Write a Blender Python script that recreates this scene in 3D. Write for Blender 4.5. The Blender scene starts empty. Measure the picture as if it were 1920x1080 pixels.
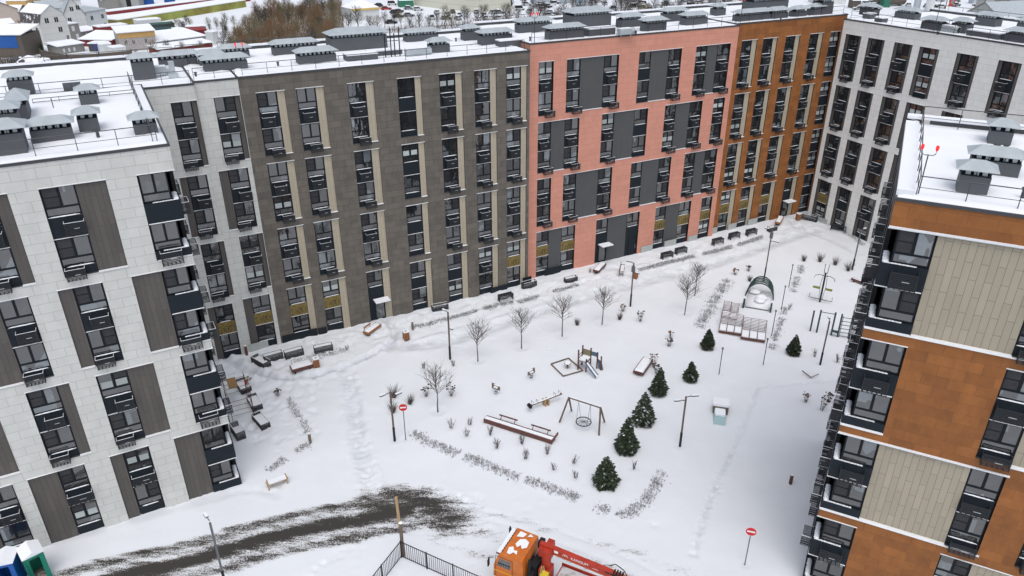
import bpy, bmesh, math, random
import numpy as np
from mathutils import Matrix, Vector, noise as mnoise
R_ = math.radians
random.seed(7)
sc = bpy.context.scene
# ---------------------------------------------------------------- camera
F, PITCH, ROLL, H = 1394.7, R_(27.032), R_(-0.109), 36.82
cd = bpy.data.cameras.new('camera'); cam = bpy.data.objects.new('camera', cd)
sc.collection.objects.link(cam); sc.camera = cam
cd.sensor_width = 36; cd.lens = F/1920*36; cd.clip_start = 0.5; cd.clip_end = 3000
cam.location = (0, 0, H)
cam.rotation_mode = 'QUATERNION'
cam.rotation_quaternion = (Matrix.Rotation(math.pi/2-PITCH, 3, 'X') @ Matrix.Rotation(ROLL, 3, 'Z')).to_quaternion()
# ---------------------------------------------------------------- light: overcast winter day
w = bpy.data.worlds.new("World"); sc.world = w; w.use_nodes = True
nt = w.node_tree; bg = nt.nodes['Background']
sky = nt.nodes.new('ShaderNodeTexSky'); sky.sky_type = 'NISHITA'; sky.sun_disc = False
SUN_EL, SUN_AZ = R_(66), R_(176)
sky.sun_elevation = SUN_EL; sky.sun_rotation = SUN_AZ; sky.air_density = 1.0; sky.dust_density = 4.0; sky.ozone_density = 1.0
hs = nt.nodes.new('ShaderNodeHueSaturation'); hs.inputs['Saturation'].default_value = 0.55
nt.links.new(sky.outputs[0], hs.inputs['Color']); nt.links.new(hs.outputs[0], bg.inputs['Color'])
bg.inputs['Strength'].default_value = 0.15
sd = bpy.data.lights.new('sun', 'SUN'); so = bpy.data.objects.new('sun', sd); sc.collection.objects.link(so)
sd.energy = 0.55; sd.angle = R_(70); sd.color = (1.0, 0.97, 0.93)
sv = Vector((math.sin(SUN_AZ)*math.cos(SUN_EL), math.cos(SUN_AZ)*math.cos(SUN_EL), math.sin(SUN_EL)))
so.rotation_mode = 'QUATERNION'; so.rotation_quaternion = sv.to_track_quat('Z', 'Y')
sc.view_settings.view_transform = 'Standard'; sc.view_settings.look = 'None'
sc.view_settings.exposure = 0.24; sc.view_settings.gamma = 1.0
sc.render.engine = 'CYCLES'
# ---------------------------------------------------------------- pixel <-> world (survey of the photograph, 1920x1080)
CP, SP, CR, SR = math.cos(PITCH), math.sin(PITCH), math.cos(ROLL), math.sin(ROLL)
def at(x, y, z=0.0):
    u = (x-960)/F; v = -(y-540)/F
    u, v = CR*u-SR*v, SR*u+CR*v
    wx, wy, wz = u, CP+v*SP, -SP+v*CP
    t = (z-H)/wz
    return Vector((wx*t, wy*t, z))
def ppm(p):                                  # pixels per metre at a point
    return F/(p[1]*CP-(p[2]-H)*SP)
# ---------------------------------------------------------------- materials
MATS = {}
def mat(name, col, rough=0.7, metal=0.0, var=0.0, vscale=3.0, bump=0.0, bscale=20.0, col2=None, cscale=4.0, spec=0.5, emit=None, det=4.0, stretch=None, ramp=(0.4, 0.6), objvar=0.0):
    if name in MATS: return MATS[name]
    m = bpy.data.materials.new(name); m.use_nodes = True; MATS[name] = m
    n = m.node_tree.nodes; l = m.node_tree.links; b = n['Principled BSDF']
    b.inputs['Roughness'].default_value = rough; b.inputs['Metallic'].default_value = metal
    b.inputs['Specular IOR Level'].default_value = spec
    b.inputs['Base Color'].default_value = (*col, 1)
    tc = n.new('ShaderNodeTexCoord'); src = tc.outputs['Object']
    if stretch:
        mp = n.new('ShaderNodeMapping'); mp.inputs['Scale'].default_value = stretch; l.new(src, mp.inputs[0]); src = mp.outputs[0]
    out = None
    if col2:
        nz = n.new('ShaderNodeTexNoise'); nz.inputs['Scale'].default_value = cscale; nz.inputs['Detail'].default_value = det
        l.new(src, nz.inputs['Vector'])
        cr = n.new('ShaderNodeValToRGB'); cr.color_ramp.elements[0].position = ramp[0]; cr.color_ramp.elements[1].position = ramp[1]
        cr.color_ramp.elements[0].color = (*col, 1); cr.color_ramp.elements[1].color = (*col2, 1)
        l.new(nz.outputs[0], cr.inputs[0]); out = cr.outputs[0]
    if var > 0 or objvar > 0:
        mx = n.new('ShaderNodeHueSaturation')
        if out: l.new(out, mx.inputs['Color'])
        else: mx.inputs['Color'].default_value = (*col, 1)
        mr = n.new('ShaderNodeMapRange')
        if objvar > 0:
            oi = n.new('ShaderNodeObjectInfo'); l.new(oi.outputs['Random'], mr.inputs[0]); vv = objvar; mr.inputs[1].default_value = 0; mr.inputs[2].default_value = 1
        else:
            nz = n.new('ShaderNodeTexNoise'); nz.inputs['Scale'].default_value = vscale; nz.inputs['Detail'].default_value = 5
            l.new(src, nz.inputs['Vector']); l.new(nz.outputs[0], mr.inputs[0]); vv = var; mr.inputs[1].default_value = 0.3; mr.inputs[2].default_value = 0.7
        mr.inputs[3].default_value = 1-vv; mr.inputs[4].default_value = 1+vv
        l.new(mr.outputs[0], mx.inputs['Value']); out = mx.outputs[0]
    if out: l.new(out, b.inputs['Base Color'])
    if bump > 0:
        nz = n.new('ShaderNodeTexNoise'); nz.inputs['Scale'].default_value = bscale; nz.inputs['Detail'].default_value = 6; l.new(src, nz.inputs['Vector'])
        bp = n.new('ShaderNodeBump'); bp.inputs['Strength'].default_value = bump; bp.inputs['Distance'].default_value = 0.05
        l.new(nz.outputs[0], bp.inputs['Height']); l.new(bp.outputs[0], b.inputs['Normal'])
    if emit:
        b.inputs['Emission Color'].default_value = (*emit[0], 1); b.inputs['Emission Strength'].default_value = emit[1]
    return m
def brick_mat(name, col, joint, bw=1.2, bh=0.6, var=0.05, nvar=0.05, vertical=False, mortar=0.012, rough=0.75, streak=0.0, hue=0.0, axis='X', offs=0.5):
    """facade boards: rows of large panels with thin joints; each panel has its own tone"""
    if name in MATS: return MATS[name]
    m = bpy.data.materials.new(name); m.use_nodes = True; MATS[name] = m
    n = m.node_tree.nodes; l = m.node_tree.links; b = n['Principled BSDF']; b.inputs['Roughness'].default_value = rough
    tc = n.new('ShaderNodeTexCoord'); sx = n.new('ShaderNodeSeparateXYZ'); l.new(tc.outputs['Object'], sx.inputs[0])
    ad = n.new('ShaderNodeMath'); ad.operation = 'ADD'; l.new(sx.outputs[0], ad.inputs[0]); l.new(sx.outputs[1], ad.inputs[1])
    cb = n.new('ShaderNodeCombineXYZ')
    if vertical: l.new(sx.outputs[2], cb.inputs[0]); l.new(ad.outputs[0], cb.inputs[1])
    else: l.new(ad.outputs[0], cb.inputs[0]); l.new(sx.outputs[2], cb.inputs[1])
    br = n.new('ShaderNodeTexBrick'); l.new(cb.outputs[0], br.inputs['Vector'])
    br.offset = offs; br.inputs['Scale'].default_value = 1.0; br.inputs['Brick Width'].default_value = bw; br.inputs['Row Height'].default_value = bh
    br.inputs['Mortar Size'].default_value = mortar; br.inputs['Mortar Smooth'].default_value = 0.2; br.inputs['Bias'].default_value = 0.0
    br.inputs['Color1'].default_value = (1-var*2, 1-var*2, 1-var*2, 1); br.inputs['Color2'].default_value = (1+var*2, 1+var*2, 1+var*2, 1)
    br.inputs['Mortar'].default_value = (*[j/c for j, c in zip(joint, col)], 1)
    nz = n.new('ShaderNodeTexNoise'); nz.inputs['Scale'].default_value = 1.3; nz.inputs['Detail'].default_value = 8; nz.inputs['Roughness'].default_value = 0.65
    mp = n.new('ShaderNodeMapping'); mp.inputs['Scale'].default_value = (1, 1, 0.6) if streak == 0 else (2.2, 2.2, 0.35); l.new(tc.outputs['Object'], mp.inputs[0]); l.new(mp.outputs[0], nz.inputs['Vector'])
    mr = n.new('ShaderNodeMapRange'); mr.inputs[1].default_value = 0.3; mr.inputs[2].default_value = 0.7; mr.inputs[3].default_value = 1-nvar; mr.inputs[4].default_value = 1+nvar
    l.new(nz.outputs[0], mr.inputs[0])
    mx = n.new('ShaderNodeMix'); mx.data_type = 'RGBA'; mx.blend_type = 'MULTIPLY'; mx.inputs[0].default_value = 1.0
    mx.inputs[6].default_value = (*col, 1); l.new(br.outputs['Color'], mx.inputs[7])
    m2 = n.new('ShaderNodeMix'); m2.data_type = 'RGBA'; m2.blend_type = 'MULTIPLY'; m2.inputs[0].default_value = 1.0
    l.new(mx.outputs[2], m2.inputs[6]); l.new(mr.outputs[0], m2.inputs[7])
    l.new(m2.outputs[2], b.inputs['Base Color'])
    return m
def snow_mat(name='snow', col=(0.80, 0.83, 0.87), dirt=0.0):
    if name in MATS: return MATS[name]
    m = mat(name, col, rough=0.75, var=0.025, vscale=0.35, bump=0.25, bscale=2.5, spec=0.25)
    return m
SNOW = snow_mat()
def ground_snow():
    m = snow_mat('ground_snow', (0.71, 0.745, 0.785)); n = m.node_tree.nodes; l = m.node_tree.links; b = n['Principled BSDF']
    a = n.new('ShaderNodeAttribute'); a.attribute_name = 'mud_or_shade'; mx = n.new('ShaderNodeMix'); mx.data_type = 'RGBA'; mx.blend_type = 'MULTIPLY'
    src = b.inputs['Base Color'].links[0].from_socket; l.new(a.outputs['Fac'], mx.inputs[0]); l.new(src, mx.inputs[6]); mx.inputs[7].default_value = (0.62, 0.635, 0.655, 1); l.new(mx.outputs[2], b.inputs['Base Color'])  # shade in the tracks is multiplied into the snow colour
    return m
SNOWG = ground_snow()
W_GREY = brick_mat('pale_grey_boards', (0.58, 0.59, 0.565), (0.36, 0.36, 0.345), var=0.014, nvar=0.07)
W_GREYE = brick_mat('cool_grey_boards', (0.78, 0.79, 0.77), (0.56, 0.56, 0.55), var=0.012, nvar=0.05)
W_BROWN = brick_mat('brown_grey_boards', (0.130, 0.116, 0.099), (0.088, 0.078, 0.066), var=0.07, nvar=0.20, mortar=0.022)
W_PINK = brick_mat('salmon_boards', (0.61, 0.28, 0.205), (0.46, 0.20, 0.148), var=0.02, nvar=0.05)
W_RUST = brick_mat('rust_orange_boards', (0.265, 0.098, 0.024), (0.19, 0.072, 0.022), var=0.08, nvar=0.20)
P_BEIGE = brick_mat('beige_slats', (0.37, 0.33, 0.255), (0.16, 0.14, 0.11), bw=1.7, bh=0.33, vertical=True, var=0.03, nvar=0.04, mortar=0.012)
P_BEIGES = brick_mat('beige_strip_boards', (0.44, 0.39, 0.30), (0.25, 0.22, 0.17), bw=1.2, bh=0.3, vertical=True, var=0.03, nvar=0.05, mortar=0.01)
P_WOOD = brick_mat('dark_wood_boards', (0.098, 0.088, 0.082), (0.05, 0.045, 0.042), bw=1.8, bh=0.30, vertical=True, var=0.05, nvar=0.08, mortar=0.010)
P_DARK = brick_mat('charcoal_boards', (0.082, 0.085, 0.088), (0.070, 0.072, 0.074), bw=1.2, bh=0.3, vertical=True, var=0.02, nvar=0.05, mortar=0.008)
NAVY = mat('navy_metal', (0.012, 0.018, 0.025), rough=0.6, var=0.08, spec=0.22)
FRAME = mat('window_frame_dark', (0.009, 0.013, 0.017), rough=0.6, spec=0.2)
BLACK = mat('black_metal', (0.015, 0.017, 0.02), rough=0.6, spec=0.25)
CAGEM = mat('cage_metal', (0.028, 0.031, 0.036), rough=0.6, spec=0.3)
RAILM = mat('rail_metal', (0.045, 0.05, 0.055), rough=0.5)
GALV = mat('galvanised_steel', (0.44, 0.49, 0.515), rough=0.45, metal=0.2, var=0.10, vscale=1.2)
DUCT = mat('shaft_cladding', (0.088, 0.096, 0.106), rough=0.7, var=0.08, vscale=0.8)
DARKV = mat('dark_void', (0.012, 0.012, 0.013), rough=0.9)
TRIMW = mat('white_trim', (0.78, 0.80, 0.82), rough=0.6)
COPING = mat('dark_coping', (0.05, 0.055, 0.06), rough=0.5)
PLINTH = mat('pale_render_board', (0.42, 0.45, 0.44), rough=0.8, var=0.08, vscale=2)
GOLD = mat('mustard_insulation', (0.25, 0.185, 0.06), rough=0.9, col2=(0.10, 0.075, 0.03), cscale=4.5, ramp=(0.45, 0.68), stretch=(3, 3, 0.8))
INSUL = GOLD
WOOD = mat('weathered_wood', (0.16, 0.12, 0.09), rough=0.8, var=0.25, vscale=6, stretch=(1, 1, 1))
WOODR = mat('red_brown_wood', (0.12, 0.045, 0.034), rough=0.7, var=0.15, vscale=6)
WOODO = mat('orange_wood', (0.30, 0.125, 0.05), rough=0.65, var=0.15, vscale=6)
WOODP = mat('pine_wood', (0.40, 0.27, 0.14), rough=0.75, var=0.12, vscale=6)
POLE = mat('brown_pole', (0.14, 0.10, 0.085), rough=0.7)
POLEG = mat('grey_pole', (0.12, 0.13, 0.14), rough=0.6)
BARK = mat('bark', (0.085, 0.07, 0.06), rough=0.95, var=0.2, vscale=8)
TWIG = mat('dry_twig', (0.10, 0.085, 0.075), rough=0.95)
def glass_mat():
    m = bpy.data.materials.new('window_glass'); m.use_nodes = True; MATS['window_glass'] = m
    n = m.node_tree.nodes; l = m.node_tree.links; b = n['Principled BSDF']
    b.inputs['Roughness'].default_value = 0.04; b.inputs['Specular IOR Level'].default_value = 1.0; b.inputs['IOR'].default_value = 1.75
    tc = n.new('ShaderNodeTexCoord'); oi = n.new('ShaderNodeObjectInfo')
    # dim rooms behind the panes: blinds, boards and clutter, different in every window
    mp = n.new('ShaderNodeMapping'); mp.inputs['Scale'].default_value = (1.3, 1, 0.9); l.new(tc.outputs['Object'], mp.inputs[0])
    ad = n.new('ShaderNodeVectorMath'); ad.operation = 'MULTIPLY_ADD'; ad.inputs[1].default_value = (1, 1, 1)
    sc_ = n.new('ShaderNodeVectorMath'); sc_.operation = 'SCALE'; cx = n.new('ShaderNodeCombineXYZ')
    for i in range(3): l.new(oi.outputs['Random'], cx.inputs[i])
    l.new(cx.outputs[0], sc_.inputs[0]); sc_.inputs['Scale'].default_value = 57.0
    l.new(mp.outputs[0], ad.inputs[0]); l.new(sc_.outputs[0], ad.inputs[2])
    vo = n.new('ShaderNodeTexVoronoi'); vo.distance = 'CHEBYCHEV'; vo.inputs['Scale'].default_value = 0.8; l.new(ad.outputs[0], vo.inputs['Vector'])
    nz = n.new('ShaderNodeTexNoise'); nz.inputs['Scale'].default_value = 4.0; nz.inputs['Detail'].default_value = 6; nz.inputs['Distortion'].default_value = 1.2; l.new(ad.outputs[0], nz.inputs['Vector'])
    cr = n.new('ShaderNodeValToRGB'); e = cr.color_ramp.elements
    e[0].position = 0.0; e[0].color = (0.010, 0.012, 0.013, 1); e[1].position = 1.0; e[1].color = (0.16, 0.19, 0.21, 1)
    e2 = e.new(0.55); e2.color = (0.018, 0.020, 0.021, 1); e3 = e.new(0.80); e3.color = (0.030, 0.030, 0.030, 1); e4 = e.new(0.84); e4.color = (0.10, 0.12, 0.13, 1)  # palest stops paint reflected brightness into the pane colour
    sp = n.new('ShaderNodeSeparateColor'); l.new(vo.outputs['Color'], sp.inputs[0]); l.new(sp.outputs[0], cr.inputs[0])
    cr2 = n.new('ShaderNodeValToRGB'); cr2.color_ramp.elements[0].position = 0.5; cr2.color_ramp.elements[1].position = 0.72
    cr2.color_ramp.elements[0].color = (0, 0, 0, 1); cr2.color_ramp.elements[1].color = (0.03, 0.034, 0.036, 1); l.new(nz.outputs[0], cr2.inputs[0])
    mx = n.new('ShaderNodeMix'); mx.data_type = 'RGBA'; mx.blend_type = 'ADD'; mx.inputs[0].default_value = 1.0
    l.new(cr.outputs[0], mx.inputs[6]); l.new(cr2.outputs[0], mx.inputs[7]); l.new(mx.outputs[2], b.inputs['Base Color'])
    bn = n.new('ShaderNodeTexNoise'); bn.inputs['Scale'].default_value = 1.2; l.new(ad.outputs[0], bn.inputs['Vector'])
    bp = n.new('ShaderNodeBump'); bp.inputs['Strength'].default_value = 0.06; bp.inputs['Distance'].default_value = 0.2; l.new(bn.outputs[0], bp.inputs['Height']); l.new(bp.outputs[0], b.inputs['Normal'])
    return m
GLASS = glass_mat()
GLASSD = mat('screened_glass', (0.030, 0.030, 0.034), rough=0.16, spec=0.35, var=0.25, vscale=2.0)
BLIND = mat('pale_blind', (0.42, 0.47, 0.47), rough=0.5, objvar=0.25)
# ---------------------------------------------------------------- mesh builder
class MB:
    def __init__(s): s.v = []; s.f = []; s.m = []
    def quad(s, pts, mi=0):
        i = len(s.v); s.v += [tuple(p) for p in pts]; s.f.append(tuple(range(i, i+len(pts)))); s.m.append(mi)
    def box(s, x0, x1, y0, y1, z0, z1, mi=0, M=None):
        i = len(s.v)
        vs = [(x0,y0,z0),(x1,y0,z0),(x1,y1,z0),(x0,y1,z0),(x0,y0,z1),(x1,y0,z1),(x1,y1,z1),(x0,y1,z1)]
        if M is not None: vs = [tuple(M @ Vector(q)) for q in vs]
        s.v += vs
        for f in ((0,3,2,1),(4,5,6,7),(0,1,5,4),(1,2,6,5),(2,3,7,6),(3,0,4,7)):
            s.f.append(tuple(i+k for k in f)); s.m.append(mi)
    def beam(s, a, b, wd, ht=None, mi=0):
        a = Vector(a); b = Vector(b); d = b-a; L = d.length
        if L < 1e-6: return
        ht = ht or wd; d.normalize()
        up = Vector((0,0,1)) if abs(d.z) < 0.95 else Vector((1,0,0))
        x = d.cross(up).normalized(); y = x.cross(d).normalized()
        M = Matrix((( d.x, x.x, y.x, a.x), (d.y, x.y, y.y, a.y), (d.z, x.z, y.z, a.z), (0,0,0,1)))
        s.box(0, L, -wd/2, wd/2, -ht/2, ht/2, mi, M)
    def tube(s, pts, rad, n=6, mi=0, cap=True):
        pts = [Vector(p) for p in pts]
        if not hasattr(rad, '__len__'): rad = [rad]*len(pts)
        base = len(s.v); d0 = None
        for k, p in enumerate(pts):
            d = (pts[min(k+1, len(pts)-1)]-pts[max(k-1, 0)])
            d = d.normalized() if d.length > 1e-9 else Vector((0,0,1))
            up = Vector((0,0,1)) if abs(d.z) < 0.9 else Vector((1,0,0))
            x = d.cross(up).normalized(); y = x.cross(d)
            for j in range(n):
                a = 2*math.pi*j/n; q = p+(x*math.cos(a)+y*math.sin(a))*rad[k]; s.v.append(tuple(q))
        for k in range(len(pts)-1):
            for j in range(n):
                a = base+k*n+j; b2 = base+k*n+(j+1) % n
                s.f.append((a, b2, b2+n, a+n)); s.m.append(mi)
        if cap:
            s.f.append(tuple(base+j for j in range(n))[::-1]); s.m.append(mi)
            e = base+(len(pts)-1)*n; s.f.append(tuple(e+j for j in range(n))); s.m.append(mi)
    def blob(s, c, r, mi=0, seed=0, jit=0.2, sz=1.0, flat=False):
        i = len(s.v); rr = random.Random(seed)
        dirs = [(0,0,1)]+[(math.cos(a)*.85, math.sin(a)*.85, .5) for a in [k*math.pi/3 for k in range(6)]]+[(math.cos(a), math.sin(a), -.25) for a in [k*math.pi/3+.5 for k in range(6)]]+[(0,0,-.8)]
        for d in dirs:
            q = 1+rr.uniform(-jit, jit); s.v.append((c[0]+d[0]*r*q, c[1]+d[1]*r*q, c[2]+d[2]*r*q*sz))
        for k in range(6):
            a, b = 1+k, 1+(k+1) % 6; c1, c2 = 7+k, 7+(k+1) % 6
            for f in ((0,a,b),(a,c1,b),(b,c1,c2),(c1,13,c2)):
                s.f.append(tuple(i+t for t in f)); s.m.append(mi)
    def mesh(s, name, mats, smooth=False):
        me = bpy.data.meshes.new(name); me.from_pydata(s.v, [], s.f)
        if not isinstance(mats, (list, tuple)): mats = [mats]
        for m in mats: me.materials.append(m)
        me.polygons.foreach_set('material_index', s.m)
        if smooth: me.polygons.foreach_set('use_smooth', [True]*len(s.f))
        me.update(); return me
    def build(s, name, mats, parent=None, smooth=False, M=None):
        return place(s.mesh(name, mats, smooth), name, parent, M)
COL = sc.collection
def place(me, name, parent=None, M=None):
    o = bpy.data.objects.new(name, me); COL.objects.link(o)
    if parent is not None: o.parent = parent
    if M is not None: o.matrix_local = M
    return o
def tag(o, label=None, cat=None, group=None, kind=None):
    if label: o['label'] = label
    if cat: o['category'] = cat
    if group: o['group'] = group
    if kind: o['kind'] = kind
    return o
def thing(name, label, cat, loc=(0,0,0), rz=0.0, group=None):
    o = bpy.data.objects.new(name, None); COL.objects.link(o); o.location = loc; o.rotation_euler = (0,0,rz)
    o.empty_display_size = 0.3
    return tag(o, label, cat, group)
def copy_tree(src, loc, rz, label, scale=None, group=None):
    r = src.copy(); COL.objects.link(r); r.location = loc; r.rotation_euler = (0,0,rz); r['label'] = label
    if group: r['group'] = group
    if scale: r.scale = (scale,)*3 if not hasattr(scale, '__len__') else scale
    def rec(a, b):
        for c in list(a.children):
            d = c.copy(); COL.objects.link(d); d.parent = b; rec(c, d)
    rec(src, r); return r
def T(x, y, z, rz=0.0): return Matrix.Translation((x, y, z)) @ Matrix.Rotation(rz, 4, 'Z')
# ---------------------------------------------------------------- terrain height
def dseg(X, Y, pts):
    best = np.full(X.shape, 1e9)
    for (x0,y0),(x1,y1) in zip(pts[:-1], pts[1:]):
        dx, dy = x1-x0, y1-y0; L = dx*dx+dy*dy+1e-9
        t = np.clip(((X-x0)*dx+(Y-y0)*dy)/L, 0, 1)
        best = np.minimum(best, np.hypot(X-x0-t*dx, Y-y0-t*dy))
    return best
def smooth_pts(px, n=3):
    P = [at(x, y).to_2d() for x, y in px]
    for _ in range(n-1):
        Q = [P[0]]
        for a, b in zip(P[:-1], P[1:]): Q += [a*.75+b*.25, a*.25+b*.75]
        P = Q+[P[-1]]
    return [tuple(p) for p in P]
PATHS = [  # (pixel polyline, half width m, depth m, berm m, roughness)
 ([(425,672),(455,688),(510,705),(550,710),(600,700),(650,685),(700,662),(733,645),(742,625),(730,606),(722,600)], 0.45, 0.22, 0.09, 0.07),
 ([(640,690),(655,720),(660,770),(668,830),(690,900),(700,930)], 0.55, 0.09, 0.06, 0.05),
 ([(656,690),(672,740),(678,800),(690,860),(712,920)], 0.3, 0.08, 0.04, 0.05),
 ([(733,650),(800,648),(880,630),(960,604),(1040,577),(1120,551),(1200,530),(1280,512),(1350,492),(1420,468),(1480,447),(1530,432)], 0.9, 0.12, 0.06, 0.07),
 ([(760,640),(860,612),(960,585),(1060,560),(1130,540),(1200,522),(1300,498)], 0.35, 0.06, 0.03, 0.05),
 ([(1500,425),(1530,440),(1570,455),(1610,475)], 0.6, 0.10, 0.04, 0.03),
 ([(1478,412),(1500,430),(1480,447)], 0.5, 0.09, 0.04, 0.03),
 ([(1422,728),(1408,765),(1396,800),(1380,835),(1362,870),(1345,905),(1330,945),(1315,990),(1300,1040)], 0.16, 0.10, 0.03, 0.05),
 ([(1422,728),(1470,722),(1530,716),(1570,714)], 0.12, 0.06, 0.02, 0.02),
 ([(1110,500),(1125,520),(1180,533)], 0.3, 0.05, 0.02, 0.04),
 ([(840,948),(900,955),(970,972),(1040,992),(1110,1018),(1190,1050),(1250,1085)], 0.16, 0.07, 0.03, 0.02),
 ([(850,962),(920,974),(1000,1000),(1080,1028),(1150,1055),(1210,1085)], 0.16, 0.07, 0.03, 0.02),
 ([(690,930),(760,925),(840,935),(900,948)], 0.3, 0.05, 0.04, 0.04),
 ([(110,1010),(200,990),(300,960),(400,935),(470,915),(520,930)], 0.4, 0.03, 0.02, 0.02),
]
PATHW = [(smooth_pts(p), hw, dp, bm, rg) for p, hw, dp, bm, rg in PATHS]
def fbm(X, Y, s, seed, oct=4):
    """value noise on a lattice, vectorised"""
    rs = np.random.RandomState(seed); tab = rs.rand(256, 256); out = np.zeros(X.shape); amp = 1.0; tot = 0
    for o in range(oct):
        x = X*s+seed*7.3; y = Y*s+seed*3.1; xi = np.floor(x).astype(int); yi = np.floor(y).astype(int); fx = x-xi; fy = y-yi
        fx = fx*fx*(3-2*fx); fy = fy*fy*(3-2*fy)
        a = tab[xi % 256, yi % 256]; b = tab[(xi+1) % 256, yi % 256]; c = tab[xi % 256, (yi+1) % 256]; d = tab[(xi+1) % 256, (yi+1) % 256]
        out += amp*((a*(1-fx)+b*fx)*(1-fy)+(c*(1-fx)+d*fx)*fy); tot += amp; amp *= 0.5; s *= 2.03
    return out/tot-0.5
n62 = (0.46531, -0.88515); off_C = -63.99
def height(X, Y):
    h = fbm(X, Y, 0.12, 3)*0.22+fbm(X, Y, 0.9, 5, 3)*0.035
    inside = ((X > -60) & (X < 75) & (Y > 22) & (Y < 115)).astype(float)
    rough = fbm(X, Y, 2.3, 11, 3)
    for pts, hw, dp, bm, rg in PATHW:
        d = dseg(X, Y, pts)
        q = np.clip(1-(d/hw)**2, 0, 1); h = h-dp*q*inside
        h = h+bm*np.exp(-((d-hw*1.35)/(hw*0.45))**2)*(0.6+rough*1.6)
        h = h+rough*rg*2.0*np.exp(-(d/(hw*2.2))**2)
    # churned snow along the foot of the long facade
    dn = n62[0]*X+n62[1]*Y-off_C
    near = np.exp(-((dn-2.0)/2.6)**2)*((X > -30) & (X < 42))
    h = h+near*(fbm(X, Y, 1.6, 21, 4)*0.45)
    dig = np.exp(-(((X+22.5)/5)**2+((Y-55)/5)**2)); h = h+dig*fbm(X, Y, 1.9, 31, 4)*0.6
    # soft swell of the garden mounds
    h = h+0.25*np.exp(-(((X-9)/9)**2+((Y-52)/9)**2))*0.0
    return h
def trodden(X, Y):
    """soft shade of the trodden paths, painted into the snow as a greyer tone"""
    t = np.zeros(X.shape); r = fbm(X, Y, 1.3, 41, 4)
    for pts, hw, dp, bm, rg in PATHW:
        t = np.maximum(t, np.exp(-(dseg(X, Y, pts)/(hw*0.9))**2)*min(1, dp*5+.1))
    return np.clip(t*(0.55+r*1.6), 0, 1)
def hz(x, y): return float(height(np.array([[x]]), np.array([[y]]))[0, 0])
def gp(x, y):
    p = at(x, y); p.z = hz(p.x, p.y); return p
def grid_mesh(name, xs, ys, hf, keep=None, attr=None):
    X, Y = np.meshgrid(xs, ys); Z = hf(X, Y); ny, nx = X.shape
    co = np.stack([X, Y, Z], -1).reshape(-1, 3)
    idx = np.arange(nx*ny).reshape(ny, nx)
    f = np.stack([idx[:-1,:-1], idx[:-1,1:], idx[1:,1:], idx[1:,:-1]], -1).reshape(-1, 4)
    if keep is not None:
        k = keep(X, Y); kk = (k[:-1,:-1] | k[:-1,1:] | k[1:,1:] | k[1:,:-1]).reshape(-1); f = f[kk]
        used = np.unique(f); rm = np.full(nx*ny, -1); rm[used] = np.arange(len(used)); f = rm[f]; co = co[used]
    else: used = None
    me = bpy.data.meshes.new(name); me.vertices.add(len(co)); me.vertices.foreach_set('co', co.ravel())
    me.loops.add(len(f)*4); me.loops.foreach_set('vertex_index', f.ravel())
    me.polygons.add(len(f)); me.polygons.foreach_set('loop_start', np.arange(len(f))*4); me.polygons.foreach_set('loop_total', np.full(len(f), 4))
    me.polygons.foreach_set('use_smooth', np.ones(len(f), bool)); me.update(); me.validate()
    if attr is not None:
        A = attr(X, Y).reshape(-1); A = A[used] if used is not None else A
        at_ = me.attributes.new('mud_or_shade', 'FLOAT', 'POINT'); at_.data.foreach_set('value', A.astype(np.float32))
    return me
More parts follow.
